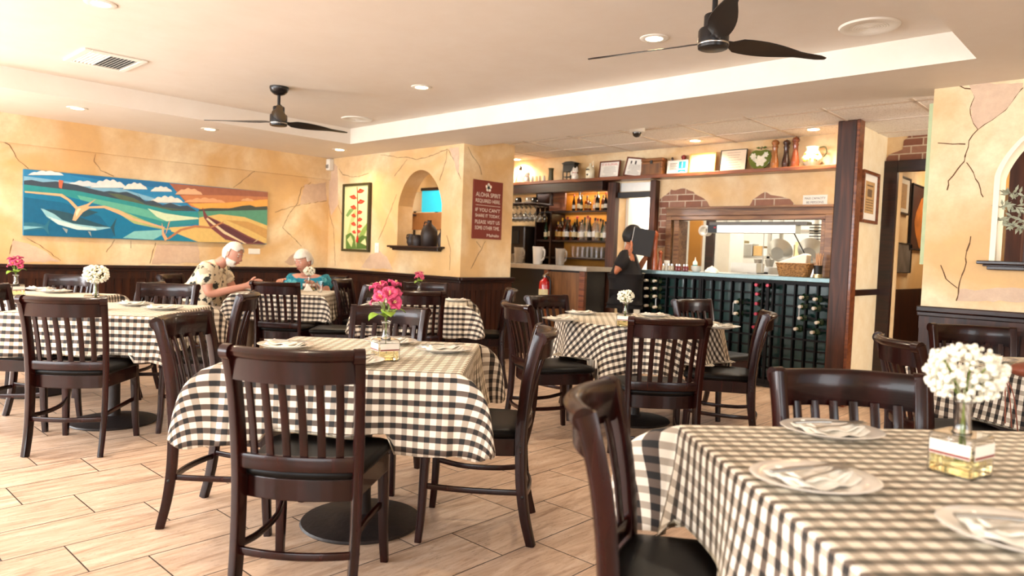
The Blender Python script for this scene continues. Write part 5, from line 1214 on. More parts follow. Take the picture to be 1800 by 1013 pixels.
for i, (x, m_, lb_) in enumerate(((1168,JC,'clear shaker next to the pepper mills'),(1175,JC,'second clear shaker next to the pepper mills'),(1183,JC,'clear shaker left of the red jars'),(1189,JR,'leftmost small jar of red sauce on the worktop'),(1196,JR,'second small jar of red sauce from the left'),(1202,JR,'third small jar of red sauce from the left'),(1209,JR,'rightmost small jar of red sauce on the worktop'))):
    p = on_y(x, 472, 6.88); t = thing('condiment_jar', lb_, 'jar', (p.x, 6.86+.03*(i % 2), CTZ), 0, 'small condiment jars on the worktop')
    mb = MB(); mb.lathe([(.001,0),(.018,0),(.019,.004),(.019,.045),(.014,.055)], 14); mb.build('glass', m_, t); mb = MB(); mb.lathe([(.0155,.055),(.0155,.075),(.001,.077)], 14); mb.build('lid', CHROME, t)
p = on_y(1222, 461, 7.0); t = thing('squeeze_bottle', 'white squeeze bottle with a teal band behind the bowls', 'bottle', (p.x, 7.0, CTZ)); 
mb = MB(); mb.lathe([(.001,0),(.024,0),(.025,.004),(.025,.10),(.018,.115)], 16); mb.build('bottle_body', WHITE, t); mb = MB(); mb.lathe([(.0255,.03),(.0255,.075)], 16); mb.build('band', plain('teal_band', '#2fa0a8', .4), t); mb = MB(); mb.lathe([(.012,.115),(.006,.13),(.003,.155),(.001,.156)], 12); mb.build('nozzle', WHITE, t)
for k in range(3):
    p = on_y(1224, 474, 6.88); mb = MB(); mb.lathe([(.001,.002),(.03,0),(.034,.004),(.06,.035),(.057,.035),(.03,.007),(.001,.006)], 24); o = mb.build('bowl', PORC); o.location = (p.x, 6.88, CTZ+.014*k); tag(o, ('bottom','middle','top')[k]+' white bowl of the stack on the worktop', 'bowl', 'stacked white bowls on the worktop')
mb = MB(); rr = random.Random(3); n = 12; V = []
for j in range(7):
    for i in range(n): a = 2*PI*i/n; r = .06*(1-(j/6)**2)*rr.uniform(.8,1.15)+.002; V.append((r*math.cos(a)*1.2, r*math.sin(a), .012*j*rr.uniform(.85,1.1)))
mb.add(V, [(j*n+i, j*n+(i+1)%n, (j+1)*n+(i+1)%n, (j+1)*n+i) for j in range(6) for i in range(n)]+[tuple(range(n))[::-1], tuple(6*n+i for i in range(n))], 0, False)
p = on_y(1251, 477, 6.9); o = mb.build('crumpled_cloth', LINEN); o.location = (p.x, 6.9, CTZ); tag(o, 'crumpled white cloth on the worktop right of the bowls', 'cloth')
# bread basket
WIC = None
m_, t_, b_ = nt('wicker'); tc = N(t_, 'ShaderNodeTexCoord'); wv = N(t_, 'ShaderNodeTexVoronoi', ins={'Scale': 60.}); L(t_, tc.outputs['Object'], wv.inputs['Vector']); L(t_, mix(t_, wv.outputs['Distance'], lin('#5a3516'), lin('#c08a4a')), b_.inputs['Base Color']); b_.inputs['Roughness'].default_value = .6
bp = N(t_, 'ShaderNodeBump', ins={'Strength': .9, 'Distance': .008}); L(t_, wv.outputs['Distance'], bp.inputs['Height']); L(t_, bp.outputs[0], b_.inputs['Normal']); WIC = m_
a = on_y(1364, 484, 6.86); b = on_y(1424, 488, 6.86); hw = (b.x-a.x)/2
t = thing('bread_basket', 'wicker basket lined with a white cloth on the rack worktop', 'basket', ((a.x+b.x)/2, 6.90, CTZ))
mb = MB(); prof = rrect(2*hw, .17, .04, 4); n = len(prof); V = []
for s, z in ((.82,0),(.92,.06),(1.0,.125),(.95,.125),(.86,.06),(.78,.008)): V += [(x*s, y*s, z) for x, y in prof]
mb.add(V, [(j*n+i, j*n+(i+1)%n, (j+1)*n+(i+1)%n, (j+1)*n+i) for j in range(5) for i in range(n)]+[tuple(range(n))[::-1], tuple(5*n+i for i in range(n))], 0, True); mb.build('basket_body', WIC, t, sharp=50)
mb = MB(); mb.tube([(x*1.0, y*1.0, .125) for x, y in prof]+[(prof[0][0], prof[0][1], .125)], .007, 8); mb.build('rim', WIC, t)
mb = MB(); mb.prism([(-hw*.92,-.06,.10),(hw*.75,-.06,.10),(hw*.80,-.06,.215),(hw*.60,-.06,.225),(-hw*.88,-.06,.135)], (0,.12,0)); mb.build('cloth_lining', LINEN, t, bevel=.01)
# straw cup
p = on_y(1437, 489, 6.84); t = thing('straw_cup', 'black and metal cup full of wooden stirrers at the worktop end', 'cup', (p.x, 6.84, CTZ))
mb = MB(); mb.lathe([(.001,.003),(.042,0),(.042,.03),(.038,.034)], 24); mb.build('metal_base', plain('brass_base', '#b3a079', .3, metal=.7), t); mb = MB(); mb.lathe([(.036,.034),(.041,.115),(.037,.115),(.032,.036)], 24); mb.build('cup_body', BLACK, t)
mb = MB(); rr = random.Random(2)
for i in range(26):
    a, r = rr.uniform(0, 6.28), rr.uniform(0, .028); dx, dy = rr.uniform(-.03,.03), rr.uniform(-.02,.02); mb.tube([(r*math.cos(a), r*math.sin(a), .04), (r*math.cos(a)*1.2+dx, r*math.sin(a)+dy, rr.uniform(.19,.235))], .0028, 5)
mb.build('stirrers', plain('pale_stirrer_wood', '#cf9f78', .6, var=.2), t, recalc=False)
mb = MB(); mb.box(-.05,.05,-.05,.05,0,.115); o = mb.build('menu_box', DARK, bevel=.004); p = on_y(1452, 490, 6.88); o.location = (-2.285, 6.89, CTZ); tag(o, 'dark box against the post at the worktop end', 'box')
mb = MB(); mb.box(-.035,.035,-.004,.004,0,.11); o = mb.build('table_card', WHITE, bevel=.001); p = on_y(1171, 470, 6.97); o.location = (p.x, 6.98, CTZ); tag(o, 'small white standing card behind the pepper mills', 'card')

# ------------------------------------------------------------------ things on the long shelf
def shelf_frame(x0, x1, z1, label, fm, sheet, fw=.016, lean=.03, cat='picture', deco=None, tilt=0, name='framed_certificate', y=SY):
    a = on_y(x0, 300, y-.0).x; b = on_y(x1, 300, y).x; H = z1; w_ = (b-a)/2; t = thing(name, label, cat, ((a+b)/2, y+.02, SHZ)); t.rotation_euler = (-.12, 0, 0)
    mb = MB()
    for q in ((-w_,w_,0,fw),(-w_,w_,H-fw,H),(-w_,-w_+fw,fw,H-fw),(w_-fw,w_,fw,H-fw)): mb.box(q[0],q[1],-.012,.010,q[2],q[3])
    mb.build('frame', fm, t, bevel=.002); mb = MB(); mb.box(-w_+fw,w_-fw,-.004,.006,fw,H-fw); mb.build('sheet', sheet, t)
    if deco: deco(t, w_-fw, fw, H-fw)
    return t
PCR = plain('cream_certificate', '#ecd69e', .6, var=.05); PPK = plain('pale_certificate', '#e3cdb4', .6, var=.05); TEALP = plain('teal_ribbon', '#2f9fb4', .5, var=0); REDI = plain('red_ink', '#c2303a', .6, var=0)
def lines(mat, n, z0, z1, w0=.8, col='', seed=1, name='print_lines'):
    def f(t, w_, a, b):
        rr = random.Random(seed); mb = MB(); H = b-a
        for i in range(n): z = b-H*(z0+(z1-z0)*i/max(1, n-1)); w2 = w_*w0*rr.uniform(.55,1); mb.box(-w2,w2,-.0046,-.0041,z-.0016,z+.0016)
        mb.build(name, mat, t)
    return f
def d_illegal(t, w_, a, b):
    textmesh('IT IS ILLEGAL', REDI, (0,-.0046,b-.025), (1,0,0), (0,0,1), w_*1.75, .028, t); lines(BARK, 8, .32, .92, .85, seed=3)(t, w_, a, b)
def d_cols(t, w_, a, b):
    lines(BARK, 11, .35, .92, .8, seed=5)(t, w_, a, b); mb = MB(); mb.box(-w_*.6,-w_*.42,-.0046,-.0041,b-.06,b-.025); mb.build('dark_emblem', INK, t); mb = MB(); mb.box(-w_*.05,w_*.15,-.0046,-.0041,b-.062,b-.022); mb.build('dark_emblem', INK, t)
def d_award(t, w_, a, b):
    H = b-a; mb = MB(); mb.box(w_*.12,w_*.85,-.0048,-.0041,a+H*.38,b-H*.08); mb.prism([(w_*.05,-.0048,a+H*.08),(w_*.48,-.0048,a+H*.18),(w_*.92,-.0048,a+H*.08),(w_*.85,-.0048,a+H*.30),(w_*.12,-.0048,a+H*.30)], (0,.0006,0)); mb.build('ribbon', TEALP, t)
    textmesh('1', TXT, (w_*.48,-.0052,a+H*.66), (1,0,0), (0,0,1), None, H*.42, t); mb = MB()
    for i in range(5): mb.box(-w_*.8,-w_*(.05+.08*(i % 2)),-.0048,-.0041,b-H*(.2+.11*i)-.004,b-H*(.2+.11*i)+.003)
    mb.build('print_lines', BARK, t)
RB = plain('reddish_frame', '#6a2c16', .4); GOLDF = plain('pale_gold_frame', '#d9a85c', .4)
shelf_frame(1051, 1087, .205, 'red-headed notice in a brown frame on the long shelf', RB, WHITE, deco=d_illegal, name='framed_notice')
t = shelf_frame(1094, 1126, .225, 'brown framed newspaper page leaning sideways on the long shelf', RB, WHITE, deco=d_cols, name='framed_notice'); t.rotation_euler = (-.15, .14, 0)
shelf_frame(1171, 1206, .155, 'white award plaque with a teal ribbon on the long shelf', WHITE, WHITE, .004, deco=d_award, cat='plaque', name='award_plaque')
t = shelf_frame(1209, 1255, .215, 'cream certificate in a pale gold frame on the long shelf', GOLDF, PCR, .014, deco=lines(GOLDF, 5, .25, .8, .5, seed=7))
t = shelf_frame(1263, 1309, .225, 'pale pink certificate in a thin dark frame on the long shelf', CB, PPK, .006, deco=lines(BARK, 7, .12, .85, .7, seed=9))
# open wooden box
a = on_y(1129,300,SY).x; b = on_y(1166,300,SY).x; t = thing('wooden_box', 'brown wooden box with clasp on the long shelf', 'box', ((a+b)/2, SY+.02, SHZ)); w_ = (b-a)/2; BXW = wood('old_box_wood', '#5a2f14', '#9a6534', .5, coat=.1, axis='X')
mb = MB(); mb.box(-w_,w_,-.05,.05,0,.15); mb.build('chest', BXW, t, bevel=.006); mb = MB(); mb.box(-w_-.004,w_+.004,-.055,.055,.151,.19); mb.build('lid', BXW, t, bevel=.012); mb = MB(); mb.box(-.015,.015,-.06,-.05,.125,.165); mb.build('clasp', BLACK, t); mb = MB(); mb.box(-w_+.02,w_-.02,-.053,-.05,.02,.125); mb.build('front_panel', PINE, t)
DW = plain('dark_stained_wood', '#3a1c10', .3, coat=.4, var=.2); HW = plain('honey_wood', '#9a5c28', .3, coat=.5, var=.2); RW = plain('red_brown_wood', '#7c3a1e', .25, coat=.6, var=.2)
mill(1361, 293, SY, SHZ, .285, HW, 'honey-coloured pepper mill on the shelf, left of three', 'tall pepper mills on the long shelf', .042); mill(1381, 292, SY+.03, SHZ, .28, DW, 'darkest pepper mill on the shelf, middle of three', 'tall pepper mills on the long shelf', .040); mill(1397, 291, SY-.01, SHZ, .295, RW, 'red-brown glossy pepper mill on the shelf, right of three', 'tall pepper mills on the long shelf', .041)
mill(1201, 300, SY+.07, SHZ, .215, plain('red_lacquer', '#7d1b1c', .25, coat=.6), 'red pepper mill peeking up behind the award plaque', 'small mills behind the award plaque', .035); mill(1181, 300, SY+.07, SHZ, .20, DW, 'dark goblet-topped mill behind the award plaque', 'small mills behind the award plaque', .018)
# apple-shaped ceramic plate
p = on_y(1333,290,SY); t = thing('apple_shaped_plate', 'green apple-shaped plate with white flowers beside the pepper mills', 'plate', (p.x, SY+.02, SHZ)); t.rotation_euler = (-.12,0,0)
def apple(s, y): return [(s*.118*math.sin(a)*(1+.10*math.cos(a)), y, .108+s*.108*math.cos(a)-.022*math.exp(-((a if a < PI else a-2*PI)/.35)**2)*s) for a in [2*PI*i/36 for i in range(36)]]
mb = MB(); mb.prism(apple(1, -.01), (0,.02,0)); mb.build('dish', plain('olive_glaze', '#5f6a22', .2, coat=.6, var=.2), t, bevel=.006)
for k, (dx, dz, r) in enumerate(((.01,-.02,.055),(-.07,.03,.030),(.06,.04,.026),(-.055,-.0,.02))):
    mb = MB(); c0 = Vector((dx,-.0112,.108+dz)); mb.add([c0]+[c0+Vector((r*(1+.18*math.cos(6*a))*math.cos(a),0,r*(1+.18*math.cos(6*a))*math.sin(a))) for a in [2*PI*i/36 for i in range(36)]], [(0,1+i,1+(i+1)%36) for i in range(36)]); mb.build('painted_flower', plain('cream_glaze', '#e6dcc6', .25, var=.15, scale=50), t, recalc=False)
mb = MB(); mb.tube([(0,0,.205),(.01,0,.235)], .005, 6); mb.build('stalk', DW, t); mb = MB(); mb.prism([(0,0,.222),(-.03,0,.236),(-.055,0,.228),(-.03,0,.214)], (0,.006,0)); mb.prism([(.01,0,.222),(.04,0,.24),(.06,0,.228),(.035,0,.214)], (0,.006,0)); mb.build('leaf_tip', plain('leaf_glaze', '#4f5f1c', .3), t)
# floral jug
p = on_y(1427,291,SY); t = thing('floral_jug', 'cream jug painted with yellow flowers at the right end of the shelf', 'jug', (p.x, SY, SHZ), D(10))
CRM = plain('cream_jug_glaze', '#eadfc0', .2, coat=.6, var=.04)
mb = MB(); mb.lathe([(.001,0),(.055,0),(.060,.005),(.092,.05),(.094,.085),(.070,.125),(.052,.15),(.062,.185),(.056,.185),(.046,.15),(.001,.14)], 32); mb.build('pot', CRM, t, sharp=60)
mb = MB(); mb.tube(crom([(.055,0,.175),(.11,0,.18),(.125,0,.13),(.10,0,.09),(.085,0,.085)], 6), .007, 8); mb.build('handle', plain('green_black_glaze', '#3b3a22', .3), t)
rr = random.Random(4); mb = MB()
for k in range(14):
    a = rr.uniform(-2.6,-.7); z = rr.uniform(.04,.12); r = .094*(1-.35*((z-.07)/.06)**2*.5)+.001; mb.sphere((r*math.cos(a)*.985, r*math.sin(a)*.985, z), .012 if k < 8 else .007, 8, 5, 0 if k < 8 else 1)
mb.build('painted_flowers', [plain('yellow_glaze', '#dcae34', .3), plain('green_glaze', '#4e5c2a', .3)], t)
# left-hand shelf pieces
def lathe_obj(name, prof, mat, loc, label, cat, n=24, group=None):
    mb = MB(); mb.lathe(prof, n); o = mb.build(name, mat, sharp=50); o.location = loc; return tag(o, label, cat, group)
p = on_y(968,320,SY); lathe_obj('olive_vase', [(.001,0),(.034,0),(.035,.004),(.030,.12),(.036,.155),(.040,.16),(.034,.16),(.001,.12)], plain('olive_ceramic', '#4a4420', .35), (p.x,SY,SHZ), 'plain olive green vase on the shelf left of the black lantern', 'vase')
p = on_y(914,322,SY); t = thing('stoppered_decanter', 'clear flask with metal stopper at the left end of the long shelf', 'decanter', (p.x,SY,SHZ)); mb = MB(); mb.lathe([(.001,.003),(.062,0),(.064,.004),(.050,.08),(.022,.14),(.020,.17),(.017,.17),(.019,.14),(.046,.08),(.058,.008),(.001,.007)], 24); mb.build('glass', GLASS, t, sharp=60); mb = MB(); mb.lathe([(.016,.165),(.024,.175),(.024,.20),(.018,.205),(.018,.22),(.001,.222)], 16); mb.build('stopper', plain('aged_metal', '#5a4a38', .4, metal=.5), t)
p = on_y(1001,318,SY); t = thing('pagoda_lantern', 'black pagoda-like lantern with legs on the long shelf', 'lantern', (p.x,SY+.01,SHZ))
mb = MB(); mb.prism([(-.11,-.045,.205),(-.085,-.045,.19),(.085,-.045,.19),(.11,-.045,.205),(.05,-.045,.225),(-.05,-.045,.225)], (0,.09,0)); mb.build('roof', BLACK, t); mb = MB(); mb.box(-.09,.09,-.04,.04,.10,.19); mb.build('house_box', BLACK, t, bevel=.003); mb = MB()
for x in (-.09,-.03,.03,.08): mb.box(x,x+.01,-.04,-.03,0,.10); mb.box(x,x+.01,.03,.04,0,.10)
mb.box(-.09,.09,-.04,.04,.035,.042); mb.build('stand', BLACK, t)
def cat_fig(px, py, s, label):
    p = on_y(px, py, SY-.04); t = thing('cat_figurine', label, 'figurine', (p.x, SY-.045, SHZ), 0, 'white ceramic figurines on the long shelf'); mb = MB()
    mb.lathe([(.001,0),(.035*s,0),(.042*s,.02*s),(.036*s,.06*s),(.020*s,.08*s)], 18); mb.sphere((0,-.004*s,.098*s), .036*s, 18, 12, 0, (1.12,.9,.9))
    for d in (-1, 1): mb.lathe([(.015*s,0),(.001,.028*s)], 8, (d*.024*s,0,.118*s))
    mb.sphere((-.045*s,-.01*s,.07*s), .014*s, 10, 6, 0, (1,1,1.9)); mb.sphere((.03*s,-.03*s,.03*s), .018*s, 10, 6)
    mb.build('body', PORC, t); mb = MB()
    for d in (-1, 1): mb.sphere((d*.013*s,-.036*s,.10*s), .0045*s, 8, 5)
    mb.build('eyes', BLACK, t); mb = MB(); mb.lathe([(.027*s,.072*s),(.029*s,.076*s),(.027*s,.080*s)], 16); mb.build('collar', REDI, t)
cat_fig(1011, 313, 1.05, 'white waving cat figurine beside the black lantern'); cat_fig(927, 322, .95, 'white cat figurine left of the small cream pots'); 
for i, x in enumerate((936,941,948,954)): p = on_y(x, 321, SY); lathe_obj('small_pot', [(.001,0),(.018,0),(.022,.02),(.020,.05),(.013,.065),(.015,.075),(.001,.076)], [PORC, PCR, PPK, PORC][i], (p.x,SY+.02*(i % 2),SHZ), 'tiny cream ceramic pot between the cat figurine and the olive vase', 'pot', 14, 'tiny cream pots on the shelf')
p = on_y(894,322,SY+.02); lathe_obj('small_pot', [(.001,0),(.03,0),(.034,.03),(.03,.07),(.001,.075)], PORC, (p.x+.05,SY+.02,SHZ), 'small white pot at the pillar end of the shelf', 'pot', 16)
p = on_y(1037,316,SY); t = thing('ceramic_jug_bottle', 'cream stoneware bottle with a loop handle and dark heart mark on the shelf', 'jug', (p.x,SY,SHZ))
mb = MB(); mb.lathe([(.001,0),(.052,0),(.055,.004),(.055,.10),(.045,.135),(.018,.155),(.014,.18),(.018,.185),(.001,.186)], 24); mb.build('bottle_body', CRM, t, sharp=50); mb = MB(); mb.tube(crom([(.016,0,.178),(.04,0,.21),(.045,0,.17),(.04,0,.14)], 5), .005, 8); mb.build('handle', CRM, t)
mb = MB(); mb.prism([(0,-.0565,.03),(-.016,-.0565,.05),(-.010,-.0565,.058),(0,-.0565,.052),(.010,-.0565,.058),(.016,-.0565,.05)], (0,.003,0)); mb.prism([(-.03,-.0565,.10),(.03,-.0565,.10),(.015,-.0565,.115),(-.015,-.0565,.115)], (0,.006,0)); mb.build('dark_marks', BLACK, t)

# ------------------------------------------------------------------ kitchen seen through the window
t = thing('heat_lamp', 'long steel heat lamp hanging in the kitchen window', 'heat lamp', (-3.3, 7.32, 1.6))
a = on_y(1248,400,7.3).x+3.3; b = on_y(1402,400,7.3).x+3.3; z0 = on_y(1300,410,7.3).z-1.6; z1 = on_y(1300,396,7.3).z-1.6
mb = MB(); mb.box(a,b,-.07,.07,z0,z1); mb.build('housing', STEEL, t, bevel=.004); mb = MB(); mb.box(a,b+.10,-.04,.09,z1,z1+.035); mb.build('top_cover', plain('dark_grey_metal', '#5d564f', .4, metal=.4), t)
mb = MB(); mb.box(a,a+.11,-.073,-.07,z0,z1); mb.build('control_plate', BLACK, t); mb = MB(); mb.box(a+.075,a+.10,-.076,-.073,z0+.05,z0+.065); mb.build('switch', REDI, t)
mb = MB()
for x in (a+.03, b-.4, b-.05): mb.tube([(x,0,z1),(x+.02,0,z1+.16)], .004, 6)
mb.build('chains', BLACK, t)
mb = MB(); mb.tube(crom([(b-.02,-.05,z0),(b+.07,-.06,z0-.15),(b+.16,-.02,z0-.34)], 5), .006, 6); mb.build('power_cord', BLACK, t)
p = on_y(1243,406,7.4); mb = MB(); mb.lathe([(.045,-.05),(.06,-.05),(.06,.05),(.045,.05),(.045,-.05)], 28); mb.f = mb.f[:-2]; mb.mi = mb.mi[:-2]; mb.sm = mb.sm[:-2]; mb.xf(Matrix.Rotation(PI/2, 4, 'X')); o = mb.build('tape_roll', WHITE); o.location = (p.x, 7.36, p.z); tag(o, 'white roll hanging at the left end of the heat lamp', 'roll')
def kbox(name, label, cat, x0, y0, x1, y1, Y, dep, mat, group=None, bevel=.004):
    a = on_y(x0, y1, Y); b = on_y(x1, y0, Y); c = Vector(((a.x+b.x)/2, Y+dep/2, a.z)); mb = MB(); w_ = (b.x-a.x)/2; mb.box(-w_,w_,-dep/2,dep/2,0,b.z-a.z); o = mb.build(name, mat, bevel=bevel); o.location = c; return tag(o, label, cat, group)
kbox('kitchen_door', 'amber wooden door at the left of the kitchen', 'door', 1207,388,1234,500,9.0,.05, plain('amber_door', '#a8702a', .4, var=.12, scale=3))
kbox('kitchen_partition', 'dark wooden partition beside the amber kitchen door', 'partition', 1235,380,1256,520,8.8,.06, CAPW)
kbox('steel_fridge', 'white upright refrigerator in the kitchen', 'refrigerator', 1257,405,1284,520,8.35,.4, KW)
t = thing('steel_shelving', 'steel kitchen shelving behind the heat lamp', 'shelving', (-3.85, 9.1, 0))
mb = MB()
for z in (.9, 1.28, 1.62): mb.box(-.62,.62,-.2,.2,z,z+.03)
mb.build('shelf_boards', STEEL, t); mb = MB()
for x in (-.62,.0,.58): mb.box(x,x+.04,-.2,-.16,0,1.9); mb.box(x,x+.04,.16,.2,0,1.9)
mb.build('uprights', STEEL, t)
rr = random.Random(6); cols = [KW, PCR, STEEL, plain('tan_box', '#c9a36a', .6), WHITE, plain('pale_blue_box', '#bcd0d6', .5)]
for i in range(9): 
    x = -4.40+.135*i; h = rr.uniform(.10,.22); mb = MB(); mb.box(-.06,.06,-.1,.1,0,h); o = mb.build('storage_box', cols[i % 6], bevel=.006); o.location = (x, 9.05, 1.3108); tag(o, 'storage box on the middle kitchen shelf, %s from the left' % ('first second third fourth fifth sixth seventh eighth ninth'.split()[i]), 'box', 'storage boxes in the kitchen')
for i in range(8):
    x = -4.38+.15*i; h = rr.uniform(.10,.18); mb = MB(); mb.lathe([(.001,0),(.06,0),(.065,.005),(.065,h*.9),(.05,h),(.001,h)], 18); o = mb.build('storage_tub', cols[(i+3) % 6]); o.location = (x, 9.05, .9308); tag(o, 'storage tub on the lower kitchen shelf, %s from the left' % ('first second third fourth fifth sixth seventh eighth'.split()[i]), 'tub', 'storage tubs in the kitchen')
t = thing('prep_counter', 'steel prep counter with a microwave opening on the kitchen side of the window', 'counter', (-3.2, 8.05, 0)); mb = MB(); mb.box(-.42,.40,-.2,.2,0,1.18); mb.build('cabinet', STEEL, t, bevel=.006); mb = MB(); mb.box(-.30,-.17,-.203,-.2,1.04,1.12); mb.build('dark_opening', BLACK, t)
for i, (x, r) in enumerate(((-3.38,.15),(-3.02,.16))):
    mb = MB(); mb.lathe([(.001,0),(r*.5,.0),(r,r*.55),(r*.97,r*.55),(r*.48,.012),(.001,.012)], 28); mb.xf(Matrix.Rotation(-1.15, 4, 'X')); o = mb.build('steel_bowl', STEEL); o.location = (x, 8.1, 1.34); tag(o, ('left','right')[i]+' large steel bowl propped on the prep counter', 'bowl', 'steel bowls in the kitchen')
for i, x in enumerate((-3.53,-3.40,-3.15)):
    mb = MB(); mb.lathe([(.001,0),(.035,0),(.055,.08),(.052,.08),(.03,.006),(.001,.006)], 20); o = mb.build('steel_pan', STEEL); o.location = (x, 7.95, 1.1812); tag(o, ('left','middle','right')[i]+' small steel pan on the prep counter', 'pan', 'steel pans on the prep counter')
kbox('white_tray', 'large cream plastic tub standing behind the window sill', 'tub', 1284,463,1330,478,7.3,.2, KW)
kbox('window_divider', 'thin steel divider standing in the kitchen window', 'divider', 1339,409,1342,480,7.25,.02, STEEL)
mb = MB(); 
for k in range(6): mb.box(-.08,.08,-.01,.01,k*.035,k*.035+.015)
p = on_y(1440,408,9.0); o = mb.build('vent_grille', BLACK); o.location = (p.x, 8.9, p.z-.1); tag(o, 'black slatted vent at the upper right of the kitchen', 'vent')

# ------------------------------------------------------------------ behind the left niche, jugs on its sill
JB = plain('dark_pottery', '#2c1d17', .5, var=.3, bump=.3); NS = 1.2725
def jug(x, prof, label, handle=None, y=YB+.10):
    t = thing('pottery_jug', label, 'jug', (x, y, NS), 0, 'dark pottery on the niche sill'); mb = MB(); mb.lathe(prof, 24); mb.build('pot', JB, t, sharp=60)
    if handle: mb = MB(); mb.tube(crom(handle, 5), .008, 8); mb.build('handle', JB, t)
jug(-6.62, [(.001,0),(.045,0),(.062,.04),(.058,.09),(.04,.125),(.045,.14),(.001,.13)], 'small dark jug with a loop handle at the left of the niche', [(-.045,0,.12),(-.085,0,.13),(-.095,0,.09),(-.058,0,.06)])
jug(-6.47, [(.001,0),(.06,0),(.072,.05),(.066,.10),(.05,.12),(.055,.13),(.001,.12)], 'wide short dark pot in the niche between two jugs', None, YB+.06)
jug(-6.31, [(.001,0),(.085,0),(.095,.01),(.098,.15),(.080,.21),(.03,.26),(.024,.29),(.030,.30),(.001,.30)], 'largest dark pottery jug in the middle of the niche', [(-.03,0,.27),(-.08,0,.28),(-.10,0,.22),(-.085,0,.19)])
jug(-6.09, [(.001,0),(.04,0),(.052,.06),(.050,.12),(.022,.16),(.016,.19),(.022,.20),(.001,.20)], 'slim dark bottle-shaped jug at the right of the niche')
TEALM = plain('teal_panel', '#1fa9c9', .4, emit=.7, var=.02)
a = on_y(742,336,6.2); b = on_y(792,372,6.2)
t = thing('teal_screen', 'bright teal screen seen through the left niche', 'screen', ((a.x+b.x)/2, 6.2, b.z)); w_ = (b.x-a.x)/2; mb = MB(); mb.box(-w_,w_,0,.03,0,a.z-b.z); mb.build('panel', TEALM, t); mb = MB(); mb.box(-w_-.02,w_+.02,-.005,.035,a.z-b.z,a.z-b.z+.04); mb.build('top_frame', CAPW, t); mb = MB(); mb.box(-.02,.02,.005,.025,-b.z,0); mb.build('stand', BLACK, t)
kbox('white_cabinet', 'white panel left of the teal screen, seen through the niche', 'panel', 712,338,744,372,6.25,.05, WHITE).location.y = 6.27
kbox('tan_cabinet', 'tan box-like chair back below the teal screen in the niche', 'cabinet', 720,373,800,404,6.1,.1, plain('tan_leatherette', '#a87a52', .5))
kbox('niche_stool', 'dark stool back at the left behind the niche', 'stool', 700,376,722,380,6.0,.1, CAPW)
for nm in ('white_cabinet','tan_cabinet','niche_stool'):
    o = bpy.data.objects[nm]; z0 = o.location.z; mb = MB(); mb.box(-.015,.015,-.01,.01,-z0,0); mb.build('stand_leg', BLACK, o)

# ------------------------------------------------------------------ olive branches and wooden post behind the right arch
x = on_y(1785,400,6.3).x; mb = MB(); mb.box(-.05,.05,-.05,.05,0,DC-.001); o = mb.build('wooden_column', POSTW, bevel=.006); o.location = (x, 6.3, 0); tag(o, 'rough dark wooden column behind the right arch', 'column')
a = on_y(1757,300,7.47); b = on_y(1779,333,7.47); mb = MB(); mb.box(0,b.x-a.x,-.02,0,0,a.z-b.z); o = mb.build('orange_wall_patch', plain('orange_panel', '#e0a64e', .5), bevel=.003); o.location = (a.x, 7.449, b.z); tag(o, 'small orange panel on the dark wall behind the right arch', 'panel')  # plain orange wall colour above the dark panelling
t = thing('olive_plant', 'olive branches with pale leaves standing on the right arch sill', 'plant', (-.56, YB+.06, 1.2855)); rr = random.Random(12)
mb = MB(); mb.lathe([(.001,0),(.05,0),(.065,.05),(.05,.11),(.03,.13),(.034,.14),(.001,.13)], 20); mb.build('pot', JB, t)
OLV = plain('olive_leaf', '#a2a48a', .5, var=.25, scale=20); TWG = plain('twig', '#6d6350', .7)
for bi, (ex, ez) in enumerate(((-.24,.18),(-.22,.34),(-.26,.26),(-.10,.42),(.12,.40),(-.20,.10),(.22,.25))):
    P = crom([(0,0,.12),(ex*.35,-.02,.12+ez*.45),(ex*.75,-.04,.12+ez*.85),(ex,-.05,.12+ez+(-.05 if ex < -.2 else 0))], 6)
    mb = MB(); mb.tube(P, .003, 5); mb.build('branch', TWG, t); lf = MB()
    for i in range(6, len(P)):
        for sg in (-1, 1):
            d = Vector((rr.uniform(-1,1)+sg*.5, rr.uniform(-.6,.3), rr.uniform(-.9,.8))).normalized(); L_ = rr.uniform(.035,.06); s = d.cross(Vector((0,1,.2))).normalized()*.008; q = P[i]
            lf.add([q, q+d*L_*.5+s, q+d*L_, q+d*L_*.5-s], [(0,1,2,3)], 0, False)
    o = lf.build('leaves', OLV, t, recalc=False); s_ = o.modifiers.new('solid', 'SOLIDIFY'); s_.thickness = .001

